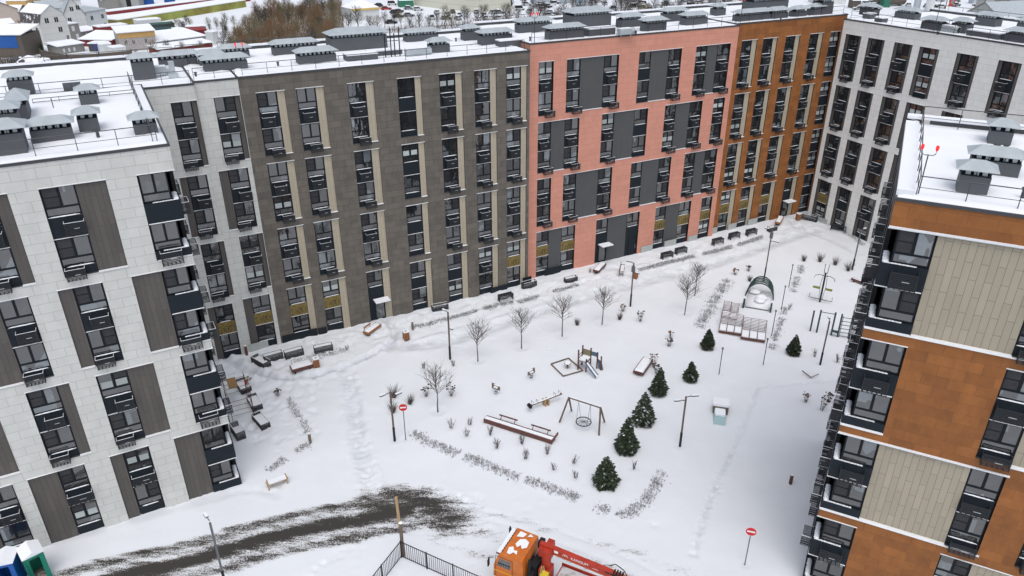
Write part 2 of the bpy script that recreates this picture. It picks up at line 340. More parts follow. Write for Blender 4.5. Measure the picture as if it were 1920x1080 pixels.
# ================================================================ SETTING
def coords(a, b, c, d, fine, coarse):
    l = list(np.arange(a, b, coarse))+list(np.arange(b, c, fine))+list(np.arange(c, d+coarse, coarse)); return np.array(l)
xs = coords(-620, -36, 46, 620, 0.19, 14.0); ys = coords(-60, 20, 98, 900, 0.19, 14.0)
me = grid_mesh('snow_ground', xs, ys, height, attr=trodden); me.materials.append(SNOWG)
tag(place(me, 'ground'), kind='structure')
def slush_mat():
    m = bpy.data.materials.new('slush_road'); m.use_nodes = True
    n = m.node_tree.nodes; l = m.node_tree.links; b = n['Principled BSDF']; b.inputs['Roughness'].default_value = 0.6
    at_ = n.new('ShaderNodeAttribute'); at_.attribute_name = 'mud_or_shade'; tc = n.new('ShaderNodeTexCoord')
    mp = n.new('ShaderNodeMapping'); mp.inputs['Rotation'].default_value = (0, 0, R_(-33)); mp.inputs['Scale'].default_value = (0.42, 1.6, 1); l.new(tc.outputs['Object'], mp.inputs[0])
    n1 = n.new('ShaderNodeTexNoise'); n1.inputs['Scale'].default_value = 1.1; n1.inputs['Detail'].default_value = 12; n1.inputs['Roughness'].default_value = 0.72; l.new(mp.outputs[0], n1.inputs['Vector'])
    n2 = n.new('ShaderNodeTexNoise'); n2.inputs['Scale'].default_value = 11; n2.inputs['Detail'].default_value = 5; n2.inputs['Roughness'].default_value = 0.7; l.new(tc.outputs['Object'], n2.inputs['Vector'])
    a1 = n.new('ShaderNodeMath'); a1.operation = 'MULTIPLY_ADD'; a1.inputs[1].default_value = 1.5; l.new(n1.outputs[0], a1.inputs[0]); l.new(at_.outputs['Fac'], a1.inputs[2])
    a2 = n.new('ShaderNodeMath'); a2.operation = 'MULTIPLY_ADD'; a2.inputs[1].default_value = 1.15; l.new(n2.outputs[0], a2.inputs[0]); l.new(a1.outputs[0], a2.inputs[2])
    cr = n.new('ShaderNodeValToRGB'); cr.color_ramp.elements[0].position = 0.0; cr.color_ramp.elements[1].position = 1.0
    mr = n.new('ShaderNodeMapRange'); mr.inputs[1].default_value = 2.08; mr.inputs[2].default_value = 2.42; l.new(a2.outputs[0], mr.inputs[0]); l.new(mr.outputs[0], cr.inputs[0])
    c = cr.color_ramp.elements; c[0].color = (0.71, 0.745, 0.785, 1); c[1].color = (0.036, 0.033, 0.030, 1)
    q = c.new(0.35); q.color = (0.50, 0.51, 0.52, 1); q2 = c.new(0.75); q2.color = (0.085, 0.078, 0.068, 1)
    l.new(cr.outputs[0], b.inputs['Base Color'])
    bp = n.new('ShaderNodeBump'); bp.inputs['Strength'].default_value = 0.5; bp.inputs['Distance'].default_value = 0.08; bp.invert = True; l.new(mr.outputs[0], bp.inputs['Height']); l.new(bp.outputs[0], b.inputs['Normal'])
    return m
SLUSH = slush_mat()
ROADC = smooth_pts([(60,1130),(200,1085),(330,1060),(470,1018),(600,985),(700,970),(770,955)], 3)
ROADB = smooth_pts([(700,945),(760,936),(810,950),(845,972)], 3)
YARD = smooth_pts([(850,985),(950,1010),(1050,1040),(1160,1070),(1260,1110)], 3)
def mud_or_shade(X, Y):
    dd = dseg(X, Y, ROADC); a = 1.12-(dd/2.35)**2*0.62+0.20*np.cos(dd*2*math.pi/1.7)*(dd < 3.0)
    b = 1.10-(dseg(X, Y, ROADB)/2.2)**2*0.6
    c = 0.66-(dseg(X, Y, YARD)/4.2)**2*0.45+0.12*np.cos(dseg(X, Y, YARD)*2*math.pi/1.9)
    return np.maximum(np.maximum(a, b), np.maximum(c, 0))
def roadz(X, Y):
    return height(X, Y)+0.006
me = grid_mesh('road', xs[(xs > -35.9) & (xs < 12)], ys[(ys > 20.1) & (ys < 46)], roadz, keep=lambda X, Y: mud_or_shade(X, Y) > 0.02, attr=mud_or_shade)
me.materials.append(SLUSH); tag(place(me, 'road'), kind='structure')
# ================================================================ APARTMENT BUILDINGS
def plane_frame(az, off):
    az = R_(az); n = Vector((math.cos(az), -math.sin(az), 0)); e = Vector((math.sin(az), math.cos(az), 0))
    u = e if off < 0 else -e
    return n*off, math.atan2(u.y, u.x)
PL = {'L': (61.61, -45.535), 'G1': (62.27, -63.60), 'G2': (62.27, -63.88), 'C': (62.27, -63.99), 'K': (62.27, -64.90), 'O': (62.27, -65.42), 'E': (-25.30, 75.85), 'R': (-63.145, 36.89)}
GH, T4, PF = 5.33, 5.43, 6.0
TZ = [None]+[T4+(4-k)*PF for k in (1,2,3,4)]
CACHE = {}
def window_me(wd, h, rail=0.30, mull=True, scr=0):
    k = ('win', round(wd, 1), h, rail, mull, scr)
    if k in CACHE: return CACHE[k]
    wd = round(wd, 1); f = MB(); t = 0.07; d = 0.05
    f.box(0, t, 0, d, 0, h); f.box(wd-t, wd, 0, d, 0, h); f.box(t, wd-t, 0, d, 0, t); f.box(t, wd-t, 0, d, h-t, h)
    zr = h*rail
    f.box(t, wd-t, 0.002, d, zr-0.05, zr+0.05)
    if mull: f.box(wd/2-0.07, wd/2+0.07, 0.004, d, zr+0.05, h-t)
    if scr: f.box(t if scr == 1 else wd/2+.07, wd/2-.07 if scr == 1 else wd-t, 0.012, d*.6, (zr+h)/2-.015, (zr+h)/2+.015)
    g = MB(); a, m_, c, y = t*.6, wd/2, wd-t*.6, d*.7
    g.quad([(a, y, a), (c, y, a), (c, y, zr), (a, y, zr)]); g.quad([(a, y, zr), (m_, y, zr), (m_, y, h-a), (a, y, h-a)], 1 if scr == 1 else 0); g.quad([(m_, y, zr), (c, y, zr), (c, y, h-a), (m_, y, h-a)], 1 if scr == 2 else 0)
    CACHE[k] = (f.mesh('window', FRAME), g.mesh('pane', [GLASS, GLASSD])); return CACHE[k]
def cage_me(wd=1.05, h=0.72, dp=0.45, snow=True, slats=9):
    k = ('cage', round(wd, 2), h, dp, snow, slats)
    if k in CACHE: return CACHE[k]
    b = MB()
    for x in (0, wd-0.04):
        for y in (-dp, -0.04): b.box(x, x+0.04, y, y+0.04, 0, h)
    for i in range(5): b.box(0.04+(wd-.08)*i/5, 0.04+(wd-.08)*(i+.3)/5, -dp+.04, 0, 0.0, 0.02)
    st = h/slats
    for i in range(slats):
        z = st*i+0.03
        b.box(0.04, wd-0.04, -dp+0.005, -dp+0.02, z, z+st*0.5)
        b.box(0.005, 0.02, -dp+0.04, -0.04, z, z+st*0.5); b.box(wd-0.02, wd-0.005, -dp+0.04, -0.04, z, z+st*0.5)
    for x0, x1, y0, y1 in ((0, wd, -dp, -dp+0.02), (0, 0.02, -dp+.02, 0), (wd-0.02, wd, -dp+.02, 0)):
        b.box(x0, x1, y0, y1, h, h+0.02, 1 if snow else 0)
    b.box(wd*0.45, wd*0.72, -dp-0.012, -dp+0.004, h*0.50, h*0.54, 2)
    CACHE[k] = b.mesh('ac_cage', [CAGEM, SNOW, GALV]); return CACHE[k]
def sill_me(wd, dp=0.20, seed=0):
    wd = round(wd, 1); k = ('sill', wd, dp, seed)
    if k in CACHE: return CACHE[k]
    b = MB(); b.box(0, wd, -0.03, 0.0, -0.03, 0, 0)
    rr = random.Random(seed+int(wd*10)); n = 12; prev = None; a, c = rr.uniform(0, .15), rr.uniform(.8, 1)
    for i in range(n+1):
        x = wd*(a+(c-a)*i/n) if True else 0; e = min(1, min(i, n-i)/2.0); hh = 0.012+e*rr.uniform(0.02, 0.035); dd = -0.02-e*rr.uniform(.02, .04)
        cur = [(x, dd, 0.001), (x, dd*0.6, hh), (x, 0.05, hh*1.2), (x, 0.05, 0.001)]
        if prev:
            for j in range(3): b.quad([prev[j], cur[j], cur[j+1], prev[j+1]], 1)
        prev = cur
    CACHE[k] = b.mesh('snowy_sill', [COPING, SNOW]); return CACHE[k]
def panel_me(wd, h, m, d=0.03):
    k = ('panel', round(wd, 2), round(h, 2), m.name)
    if k not in CACHE:
        b = MB(); b.box(0, wd, 0, d, 0, h); CACHE[k] = b.mesh('panel', m)
    return CACHE[k]
def bar_me(wd, h, dp, m):
    k = ('bar', round(wd, 2), h, dp, m.name)
    if k not in CACHE:
        b = MB(); b.box(0, wd, -dp, 0.0, 0, h); CACHE[k] = b.mesh('trim', m)
    return CACHE[k]
REC = 0.20
rw = random.Random(3)
def place_window(root, M, u, y, z, wd, h=1.72, rail=0.30, blind=None, mull=True):
    f, g = window_me(wd, h, rail, mull, rw.choice((0,1,1,1,0,2)) if mull else 0)
    wo = place(f, 'window', root, M @ T(u, y, z)); place(g, 'pane', wo)
    if blind is None: blind = rw.random() < 0.17
    if blind:
        k = ('blind', round(wd, 1), h)
        if k not in CACHE:
            b = MB(); W = round(wd, 1)
            for x0, x1 in ((0.12, W/2-0.1), (W/2+0.1, W-0.12)): b.box(x0, x1, 0.012, 0.03, h*.36, h*.62)
            CACHE[k] = b.mesh('blind', BLIND)
        place(CACHE[k], 'blind', wo)
    return wo
def strip(root, M, u0, u1, zt, k, cages=(0.6, 0.6), gold=False, cagew=1.02, ground='win', blind=None, csnow=True, cdp=0.42):
    """one two-storey window strip between u0 and u1 (k = row 1 top .. 4 ground)"""
    wd = round(u1-u0-0.06, 1); u = u0+(u1-u0-wd)/2; y = REC-0.06
    zb = zt-GH if k < 4 else -0.3
    place_window(root, M, u, y, zt-1.72, wd, blind=blind)
    place(sill_me(wd, seed=rw.randrange(4)), 'window_sill', root, M @ T(u, y-0.01, zt-1.74))
    if ground == 'door':
        place(panel_me(wd, 1.55, NAVY), 'spandrel', root, M @ T(u, y-0.02, zt-3.30))
        return
    p = place(panel_me(wd, 1.22, GOLD if gold else NAVY), 'spandrel', root, M @ T(u, y-0.02, zt-2.98))
    if gold:
        p.name = 'insulation_panel'
        k2 = ('rods', wd)
        if k2 not in CACHE:
            b = MB(); rr = random.Random(int(wd*10))
            for i in range(5):
                x = wd*(i+.5)/5; b.beam((x, -.03, .1), (x+rr.uniform(-.1, .1), -.16, 1.05*rr.uniform(.6, 1)), .02)
            for i in range(2):
                cx, cz, r = wd*rr.uniform(.3, .9), .6, rr.uniform(.2, .35); b.tube([(cx+r*math.cos(a*.7), -.1-.02*a, cz+r*math.sin(a*.7)) for a in range(8)], .018, 4)
            CACHE[k2] = b.mesh('cables', BLACK)
        place(CACHE[k2], 'cable', p)
    place(bar_me(wd, 0.035, 0.06, TRIMW), 'snow_line', root, M @ T(u, y, zt-3.02))
    place_window(root, M, u, y, zt-4.74, wd, blind=blind)
    place(sill_me(wd, seed=rw.randrange(4)), 'window_sill', root, M @ T(u, y-0.01, zt-4.76))
    place(panel_me(wd, zt-4.76-zb, NAVY), 'base_panel', root, M @ T(u, y-0.02, zb))
    if k < 4: place(bar_me(wd, 0.03, REC-.04, COPING), 'bottom_trim', root, M @ T(u, y, zb+0.004))
    if cages and not gold:
        cw = min(cagew, wd)
        c0, c1 = cages
        if c0 is not None: place(cage_me(cw, 0.74, cdp, csnow), 'ac_cage', root, M @ T(u+(wd-cw)*c0, y-0.03, zt-2.78))
        if c1 is not None and k < 4: place(cage_me(cw, 0.70, cdp, csnow), 'ac_cage', root, M @ T(u+(wd-cw)*c1, y-0.03-(.0 if c1 <= 1 else .16), zt-5.50))
def panel(root, M, u0, u1, zt, k, m, snowline=True):
    zb = zt-GH if k < 4 else -0.3
    place(panel_me(u1-u0, zt-zb, m), 'cladding_panel', root, M @ T(u0, REC-0.10, zb))
    if k < 4 and snowline: place(bar_me(u1-u0, 0.05, 0.16, TRIMW), 'snowy_ledge', root, M @ T(u0, REC-0.10, zb+0.003))
def wall_mesh(mb, M, u0, u1, z0, z1, opens, wm=0, rm=1):
    """vertical sheet in the local u/z plane with openings and their reveals"""
    us = sorted({u0, u1, *[v for o in opens for v in o[:2]]}); zs = sorted({z0, z1, *[v for o in opens for v in o[2:4]]})
    us = [v for v in us if u0 <= v <= u1]; zs = [v for v in zs if z0 <= v <= z1]
    for a, b in zip(us[:-1], us[1:]):
        run = None
        for c, d in zip(zs[:-1], zs[1:]):
            cu, cz = (a+b)/2, (c+d)/2
            if any(o[0] < cu < o[1] and o[2] < cz < o[3] for o in opens): continue
            mb.quad([M @ Vector(p) for p in ((a,0,c),(b,0,c),(b,0,d),(a,0,d))], wm)
    for o in opens:
        a, b, c, d = o[:4]; dp = REC+0.02
        q = lambda pts: mb.quad([M @ Vector(p) for p in pts], rm)
        if a > u0: q([(a,0,c),(a,dp,c),(a,dp,d),(a,0,d)])
        if b < u1: q([(b,0,d),(b,dp,d),(b,dp,c),(b,0,c)])
        q([(a,0,d),(a,dp,d),(b,dp,d),(b,0,d)]); q([(b,0,c),(b,dp,c),(a,dp,c),(a,0,c)])
        if a > u0 and b < u1: q([(a,dp,c),(b,dp,c),(b,dp,d),(a,dp,d)])
def lintel(root, M, a, b, d):
    place(bar_me(b-a+0.06, 0.045, 0.045, TRIMW), 'lintel_trim', root, M @ T(a-0.03, 0.0, d))
def railing(root, M, L, h=1.0, step=1.95, name='railing'):
    b = MB(); n = max(1, round(L/step))
    for i in range(n+1): b.tube([(L*i/n, 0, 0), (L*i/n, 0, h)], 0.022, 5)
    b.tube([(0, 0, h), (L, 0, h)], 0.028, 5); b.tube([(0, 0, h*.5), (L, 0, h*.5)], 0.016, 4)
    return b.build(name, RAILM, root, M=M)
def roof_snow(root, M, u0, u1, y0, y1, z, name='roof', seed=1, lip=0.12):
    xs = np.linspace(u0, u1, max(6, int((u1-u0)/0.5))); ys = np.linspace(y0, y1, max(6, int((y1-y0)/0.5)))
    def hf(X, Y):
        e = np.minimum(np.minimum(X-u0, u1-X), np.minimum(Y-y0, y1-Y)); ed = np.clip(e/0.45, 0, 1)
        prof = np.where(e < 0.02, 0.0, 0.05+lip*(1-np.clip((e-0.25)/0.8, 0, 1)))
        return z+prof+fbm(X, Y, 0.35, seed, 3)*0.16*np.clip(e/2, 0, 1)+fbm(X, Y, 1.5, seed+2, 2)*0.05*ed
    me = grid_mesh(name, xs, ys, hf); me.materials.append(SNOW)
    return place(me, name, root, M)
def building(name, label, cat, plane, u0, u1, depth, R, wm, bays, extra_open=(), side_mats=None, rail=True, roofy=None, back=True):
    """bays: list of (row k, [(kind, u0, u1, options)...]); one opening per bay"""
    loc, rz = plane_frame(*PL[plane]); root = thing(name, label, cat, (loc.x, loc.y, 0), rz)
    I = Matrix.Identity(4); opens = []
    for k, items in bays:
        a = items[0][1]; b = items[-1][2]; zt = TZ[k]; zb = zt-GH if k < 4 else -0.6
        opens.append((a, b, zb, zt))
        if b-a > 0.2: lintel(root, I, a, b, zt)
        for it in items:
            kind, x0, x1 = it[:3]; op = it[3] if len(it) > 3 else {}
            if kind == 'W': strip(root, I, x0, x1, zt, k, **op)
            else: panel(root, I, x0, x1, zt, k, op.get('m', P_BEIGES))
    opens += list(extra_open)
    return root, I, opens
def shell(root, u0, u1, depth, R, opens, wm, sides=(True, True), side_opens=((), ()), sidem=None, z0=-0.6):
    b = MB(); I = Matrix.Identity(4)
    wall_mesh(b, I, u0, u1, z0, R, opens)
    ML = T(u0, depth, 0) @ Matrix.Rotation(-math.pi/2, 4, 'Z'); MR = T(u1, 0, 0) @ Matrix.Rotation(math.pi/2, 4, 'Z')
    lb = MB() if sidem else b
    wall_mesh(lb, ML, 0, depth, z0, R, side_opens[0]); wall_mesh(b, MR, 0, depth, z0, R, side_opens[1])
    b.quad([(u1, depth, z0), (u0, depth, z0), (u0, depth, R), (u1, depth, R)])
    b.quad([(u0, 0, R-0.02), (u1, 0, R-0.02), (u1, depth, R-0.02), (u0, depth, R-0.02)])
    b.build('wall', [wm, BLACK], root)
    if sidem: lb.build('side_wall', [sidem, BLACK], root)
    c = MB()
    for x0, x1, y0, y1 in ((u0-.05, u1+.05, -.05, .06), (u0-.05, .06+u0, .06, depth), (u1-.06, u1+.05, .06, depth), (u0+.06, u1-.06, depth-.06, depth+.05)):
        c.box(x0, x1, y0, y1, R-0.10, R+0.05)
    c.build('roof_coping', COPING, root)
    return ML, MR
# roof furniture: ventilation shafts under sheet-steel caps
def roof_local(root, x, y, z):
    p = at(x, y, z); q = Matrix.Translation(root.location) @ Matrix.Rotation(root.rotation_euler[2], 4, 'Z')
    return q.inverted() @ p
def shaft(root, xl, xr, yb, R, h=0.8, dp=1.2, cap='hip', over=0.24, ch=0.35, rise=0.22):
    p = roof_local(root, (xl+xr)/2, yb, R); a = roof_local(root, xl, yb, R); c = roof_local(root, xr, yb, R)
    wp = at((xl+xr)/2, yb, R); du = abs(c.x-a.x)
    s = (xr-xl)/ppm(wp)
    # length along the building as it is foreshortened in the photograph
    vdir = Vector((wp.x, wp.y, 0)).normalized(); rz = root.rotation_euler[2]; ud = Vector((math.cos(rz), math.sin(rz), 0))
    cs = abs(ud.x*vdir.y-ud.y*vdir.x)+1e-3; sn = abs(ud.x*vdir.x+ud.y*vdir.y)
    L = max(0.7, (s-dp*sn*0.9)/cs) if s > dp*sn+0.5 else max(0.7, s/cs*0.6)
    if h >= 1.3: L = max(L, s/cs*0.8)
    u = p.x; y = max(0.5, p.y)
    b = MB(); b.box(-L/2, L/2, 0, dp, -0.05, h, 0)
    if cap != 'flat': b.box(-L/2+.06, L/2-.06, .06, dp-.06, h, h+0.012, 1)
    o = b.build('vent_shaft', [DUCT, DARKV], root, M=T(u, y, R))
    if cap == 'flat':
        s_ = MB(); s_.box(-L/2-.02, L/2+.02, -.02, dp+.02, h, h+.10); s_.build('snow_cap', SNOW, o); return o
    st = MB(); n = max(2, round(L/0.8))
    for i in range(n+1):
        for yy in (0.05, dp-0.08):
            x = -L/2+0.03+(L-0.06-0.03)*i/n; st.box(x, x+.03, yy, yy+.03, h, h+0.34)
    st.box(-L/2+.02, L/2-.02, .02, dp-.02, h+.0125, h+.04); st.box(-L/2+.1, L/2-.1, .32, dp-.25, h+.04, h+.15); pg = st; nn = max(2, int(L/.38))
    for i in range(nn):
        x = -L/2+.12+(L-.24)*(i+.5)/nn; pg.box(x-.10, x+.10, .10, .30, h+.013, h+.2+.05*(i % 3), 1); pg.box(x-.08, x+.08, dp*.5, dp*.5+.2, h+.013, h+.26, 2)
    st.build('vent_grille', [FRAME, GALV, BARK], o)
    c = MB(); z0 = h+0.32; X = L/2+over; Y0 = -over; Y1 = dp+over; z1 = z0+rise+0.12*dp; yc = dp/2; xr_ = max(0.05, X-(dp/2+over)*0.75)
    A, B_, C_, D = (-X, Y0, z0), (X, Y0, z0), (X, Y1, z0), (-X, Y1, z0); E_, F_ = (-xr_, yc, z1), (xr_, yc, z1)
    for q in ([A, B_, F_, E_], [B_, C_, F_], [C_, D, E_, F_], [D, A, E_]): c.quad(q)
    c.quad([(A[0], A[1], z0-.02), (D[0], D[1], z0-.02), (C_[0], C_[1], z0-.02), (B_[0], B_[1], z0-.02)])
    for q, r in ((A, B_), (B_, C_), (C_, D), (D, A)): c.quad([(q[0], q[1], z0-.02), (r[0], r[1], z0-.02), r, q])
    c.build('vent_cap', GALV, o)
    return o
def beacon(root, x, y, R, h=2.2, yy=None):
    p = roof_local(root, x, y, R); b = MB(); b.tube([(0,0,0),(0,0,h)], 0.03, 6)
    b.tube([(-.30,0,h+.22),(-.28,0,h+.05),(-.15,0,h-.02),(0,0,h),(.15,0,h-.02),(.28,0,h+.05),(.30,0,h+.22)], .02, 5)
    o = b.build('beacon_mast', RAILM, root, M=T(p.x, p.y, R))
    for sx in (-1, 1):
        l_ = MB(); l_.tube([(sx*.30,0,h+.22),(sx*.30,0,h+.30),(sx*.30,0,h+.42),(sx*.30,0,h+.46)], [.05,.07,.07,.04], 8)
        l_.build('red_lamp', REDLAMP, o)
REDLAMP = mat('red_beacon', (0.7, 0.01, 0.01), rough=0.3, emit=((1.0, 0.02, 0.02), 0.9))
def pipe_stub(root, x, y, R, h=0.35, r=0.09):
    p = roof_local(root, x, y, R); b = MB(); b.tube([(0,0,-.05),(0,0,h)], r, 8, 0); b.tube([(0,0,h),(0,0,h+.05)], r*1.5, 8, 0)
    b.build('roof_pipe', COPING, root, M=T(p.x, p.y, R))
def fan(root, x, y, R, L=1.6, ang=0.0):
    p = roof_local(root, x, y, R); b = MB(); b.box(-L, -.2, -.28, .28, .15, .7, 0); b.tube([(-.2,0,.42),(.25,0,.42)], .34, 14, 0); b.tube([(.25,0,.42),(.262,0,.42)], .29, 14, 1)
    for sx in (-L+.1, -.3): b.box(sx, sx+.05, -.25, -.2, -.05, .15, 0); b.box(sx, sx+.05, .2, .25, -.05, .15, 0)
    o = b.build('fan_unit', [GALV, DARKV], root, M=T(p.x, p.y, R, ang)); s_ = MB(); s_.box(-L, -.2, -.28, .28, .702, .78); s_.build('snow_cap', SNOW, o)
def corner_bay(root, uc, sgn, wF, wS, zt, k, Rr=1, cageF=True, cageS=True, ledge=0.45):
    """window wrapping the building corner at (uc, 0); sgn = direction from the corner into the facade"""
    zb = zt-GH if k < 4 else -0.5; I = Matrix.Identity(4)
    S = lambda x0, x1: (uc+min(sgn*x0, sgn*x1), uc+max(sgn*x0, sgn*x1))
    for z0, z1 in ((zt-3.0, zt-1.76), (zb+.004, zt-4.78)):
        b = MB(); a, c = S(0.0, wF-.004); b.box(a, c, 0.0, wS-.004, z0, z1); b.build('spandrel', NAVY, root)
        a, c = S(-0.02, wF-.05)
        q = MB(); q.box(a, c, -.03, -.002, z0-.02, z0+.03); a2, c2 = S(-.03, -.002); q.box(a2, c2, -.03, wS, z0-.02, z0+.03); q.build('snow_line', TRIMW, root)
    # recessed glazing
    for zw in (zt-1.74, zt-4.76):
        wd = round(wF-ledge-0.02, 1); a, c = S(ledge, ledge+wd)
        f = place_window(root, I, a, 0.13, zw, wd, blind=False)
        ws = round(wS-0.15, 1)
        MS = T(uc+sgn*ledge, 0, 0) @ Matrix.Rotation(-sgn*math.pi/2 if sgn > 0 else math.pi/2, 4, 'Z')
        if sgn > 0: place_window(root, T(uc+ledge, 0.15+ws, 0) @ Matrix.Rotation(-math.pi/2, 4, 'Z'), 0, 0, zw, ws, blind=False)
        else: place_window(root, T(uc-ledge, 0.15, 0) @ Matrix.Rotation(math.pi/2, 4, 'Z'), 0, 0, zw, ws, blind=False)
        # core behind the glass so nothing shows through
        b = MB(); a, c = S(ledge+0.10, wF-.01); b.box(a, c, 0.24, wS-.01, zw-.01, zw+1.73); b.build('dark_room', DARKV, root)
        s_ = MB(); rr = random.Random(int(zw*7)); n = 8
        a, c = S(0.03, ledge-.05)
        for i in range(n):
            y0 = .12+(wS-.2)*i/n; hh = .16+.10*math.sin(i/n*math.pi)+rr.uniform(-.02, .02)
            s_.blob(((a+c)/2, y0+.1, zw-.03), .17, 0, i, .12, .42)
        a, c = S(0.10, wF*0.75)
        m_ = 9
        for i in range(m_):
            x0 = a+(c-a)*(i+.5)/m_; s_.box(x0-(c-a)/m_*.5, x0+(c-a)/m_*.5, .01, .12, zw-.03, zw+.0+rr.uniform(.0,.012))
        s_.build('ledge_snow', SNOW, root, smooth=True)
    if cageF:
        a, c = S(ledge+.1, ledge+1.3)
        place(cage_me(1.2, 0.85, 0.45, sgn < 0), 'ac_cage', root, T(a, 0.0, zt-2.85) if cageF in (1, 3) else T(a, -.01, zt-5.6))
        if cageF == 3 and k < 4: pass
# ---- left block (pale grey boards, dark wood panels, wrap-round corner windows)
PW = {'m': P_WOOD}
def cg(a, b, **k): return dict(cages=(a, b), **k)
RL = 24.95
bays = []
for k in (1, 3):
    bays += [(k, [('W', -4.31, -2.58, cg(1.0 if k == 1 else .9, .1)), ('P', -2.58, -1.05, PW)]), (k, [('W', -8.02, -6.38, cg(.8, .1)), ('P', -6.38, -5.75, PW)]),
             (k, [('W', -12.9, -11.25, cg(.9, .1)), ('P', -11.25, -9.65, PW)]), (k, [('W', -16.5, -14.9, cg(.9, .1)), ('P', -14.9, -14.2, PW)])]
for k in (2, 4):
    bays += [(k, [('P', -4.88, -4.15, PW), ('W', -4.15, -2.56, cg(.8, .1, cagew=1.4 if k == 4 else 1.02))]), (k, [('P', -9.46, -7.87, PW), ('W', -7.87, -6.33, cg(.8, .1, cagew=1.4 if k == 4 else 1.02))]),
             (k, [('P', -12.6, -11.9, PW), ('W', -11.9, -10.25, cg(.8, .1))]), (k, [('P', -17.0, -15.4, PW), ('W', -15.4, -13.8, cg(.8, .1))])]
UL = 2.52
root, I, opens = building('apartment_building', 'pale grey block with dark wood panels and corner windows behind the portable toilets', 'apartment building', 'L', -20, UL, 18.0, RL, W_GREY, bays)
LROOT = root
for k in (1, 3): opens.append((0.52, UL, TZ[k]-GH, TZ[k])); lintel(root, I, 0.52, UL, TZ[k])
for k in (2, 4):
    zb = TZ[k]-GH if k < 4 else -.6
    opens.append((-1.03, UL, zb, TZ[k])); panel(root, I, -1.03, 0.60, TZ[k], k, P_WOOD); lintel(root, I, -1.03, UL, TZ[k])
sideopens = [(0.0, 1.6, TZ[k]-GH if k < 4 else -.6, TZ[k]) for k in (1,2,3,4)]
MR0 = T(UL, 0, 0) @ Matrix.Rotation(math.pi/2, 4, 'Z')
for k in (1,2,3,4):
    corner_bay(root, UL, -1, 2.0 if k in (1, 3) else 1.92, 1.6, TZ[k], k, cageF=2 if k < 4 else 0)
    for a in (3.6, 7.6, 11.6):
        zb = TZ[k]-GH if k < 4 else -.6
        sideopens.append((a, a+1.66, zb, TZ[k])); strip(root, MR0, a, a+1.66, TZ[k], k, cages=(.5, .5), blind=False)
    if k < 4:
        place(cage_me(1.05, .74, .42), 'ac_cage', root, MR0 @ T(0.3, -.02, TZ[k]-2.85)); place(cage_me(1.05, .74, .42), 'ac_cage', root, MR0 @ T(0.3, -.02, TZ[k]-5.55))
shell(root, -20, UL, 18.25, RL, opens, W_GREY, side_opens=((), sideopens))
roof_snow(root, I, -20, UL, 0.0, 18.2, RL, seed=4)
railing(root, T(-20, 0.55, RL), 22.0, 1.05); railing(root, T(UL-0.75, .55, RL) @ Matrix.Rotation(math.pi/2, 4, 'Z'), 17.6, 1.05)
for a in [(0,52,291,1.15,1.6),(66,136,266,.72,1.1),(152,187,247,.78,1.1),(256,297,254,.7,1.0),(154,186,197,.72,1.0),(22,64,178,1.0,1.2),(25,58,226,.95,2.6),(0,40,245,1.0,1.5)]:
    shaft(root, a[0], a[1], a[2], RL, a[3], a[4])
shaft(root, 122, 152, 170, RL, .6, 1.2, cap='flat')
b = MB(); b.tube([(0,0,0),(0,0,.75)], .03, 5); q = roof_local(root, 101, 204, RL); b.build('roof_pipe', COPING, root, M=T(q.x, q.y, RL)); pipe_stub(root, 185, 259, RL, .5)
b = MB(); pa = roof_local(root, 60, 186, RL+.35); pb = roof_local(root, 250, 168, RL+.35)
b.tube([pa, pb], .025, 5); b.tube([pa-Vector((0,0.1,.2)), pb-Vector((0,0.1,.2))], .025, 5)
for i in range(5): q = pa.lerp(pb, i/4); b.beam(q, q-Vector((0,0,.38)), .03)
b.build('roof_conduit', RAILM, root)
# ---- two set-back pale strips between the left block and the brown section
def simple(name, label, plane, u0, u1, depth, R, wm, bays, y0=0.0, seed=1, rl=(None, None), sides=((), ())):
    root, I, opens = building(name, label, 'apartment building', plane, u0, u1, depth, R, wm, bays)
    shell(root, u0, u1, depth, R, opens, wm); roof_snow(root, I, u0+.03, u1-.03, .04, depth-.04, R, seed=seed)
    if rl[0] is not None:
        railing(root, T(rl[0], .35, R), rl[1]-rl[0], .95); railing(root, T(rl[0], depth-.35, R), rl[1]-rl[0], .95)
    c = MB(); c.box(u0, u1, depth-.42, depth+.03, R-.1, R+.38); c.build('parapet', COPING, root)
    c = MB(); c.box(u0, u1, depth-.46, depth+.06, R+.38, R+.52); c.build('parapet_snow', SNOW, root)
    return root
bays = []
for k in (1, 3): bays += [(k, [('W', 3.52, 5.06, cg(1., .1)), ('P', 5.06, 5.44, PW)])]
for k in (2, 4): bays += [(k, [('P', 3.02, 3.56, PW), ('W', 3.56, 5.12, cg(1., .1, gold=(k == 4)))])]
G1 = simple('apartment_building', 'narrow pale grey bay of the long block, tucked in the corner against the left block', 'G1', -14, 5.46, 13.2, 24.72, W_GREY, bays, seed=8, rl=(-13, 5.3))
bays = []
for k in (1, 3): bays += [(k, [('W', 6.74, 8.36, cg(1., .1)), ('P', 8.36, 8.76, PW)])]
for k in (2, 4): bays += [(k, [('P', 6.08, 6.80, PW), ('W', 6.80, 8.44, cg(1., .1, gold=(k == 4)))])]
G2 = simple('apartment_building', 'narrow pale grey bay directly left of the brown section', 'G2', 5.48, 8.80, 13.0, 24.80, W_GREY, bays, seed=9, rl=(5.6, 8.7))
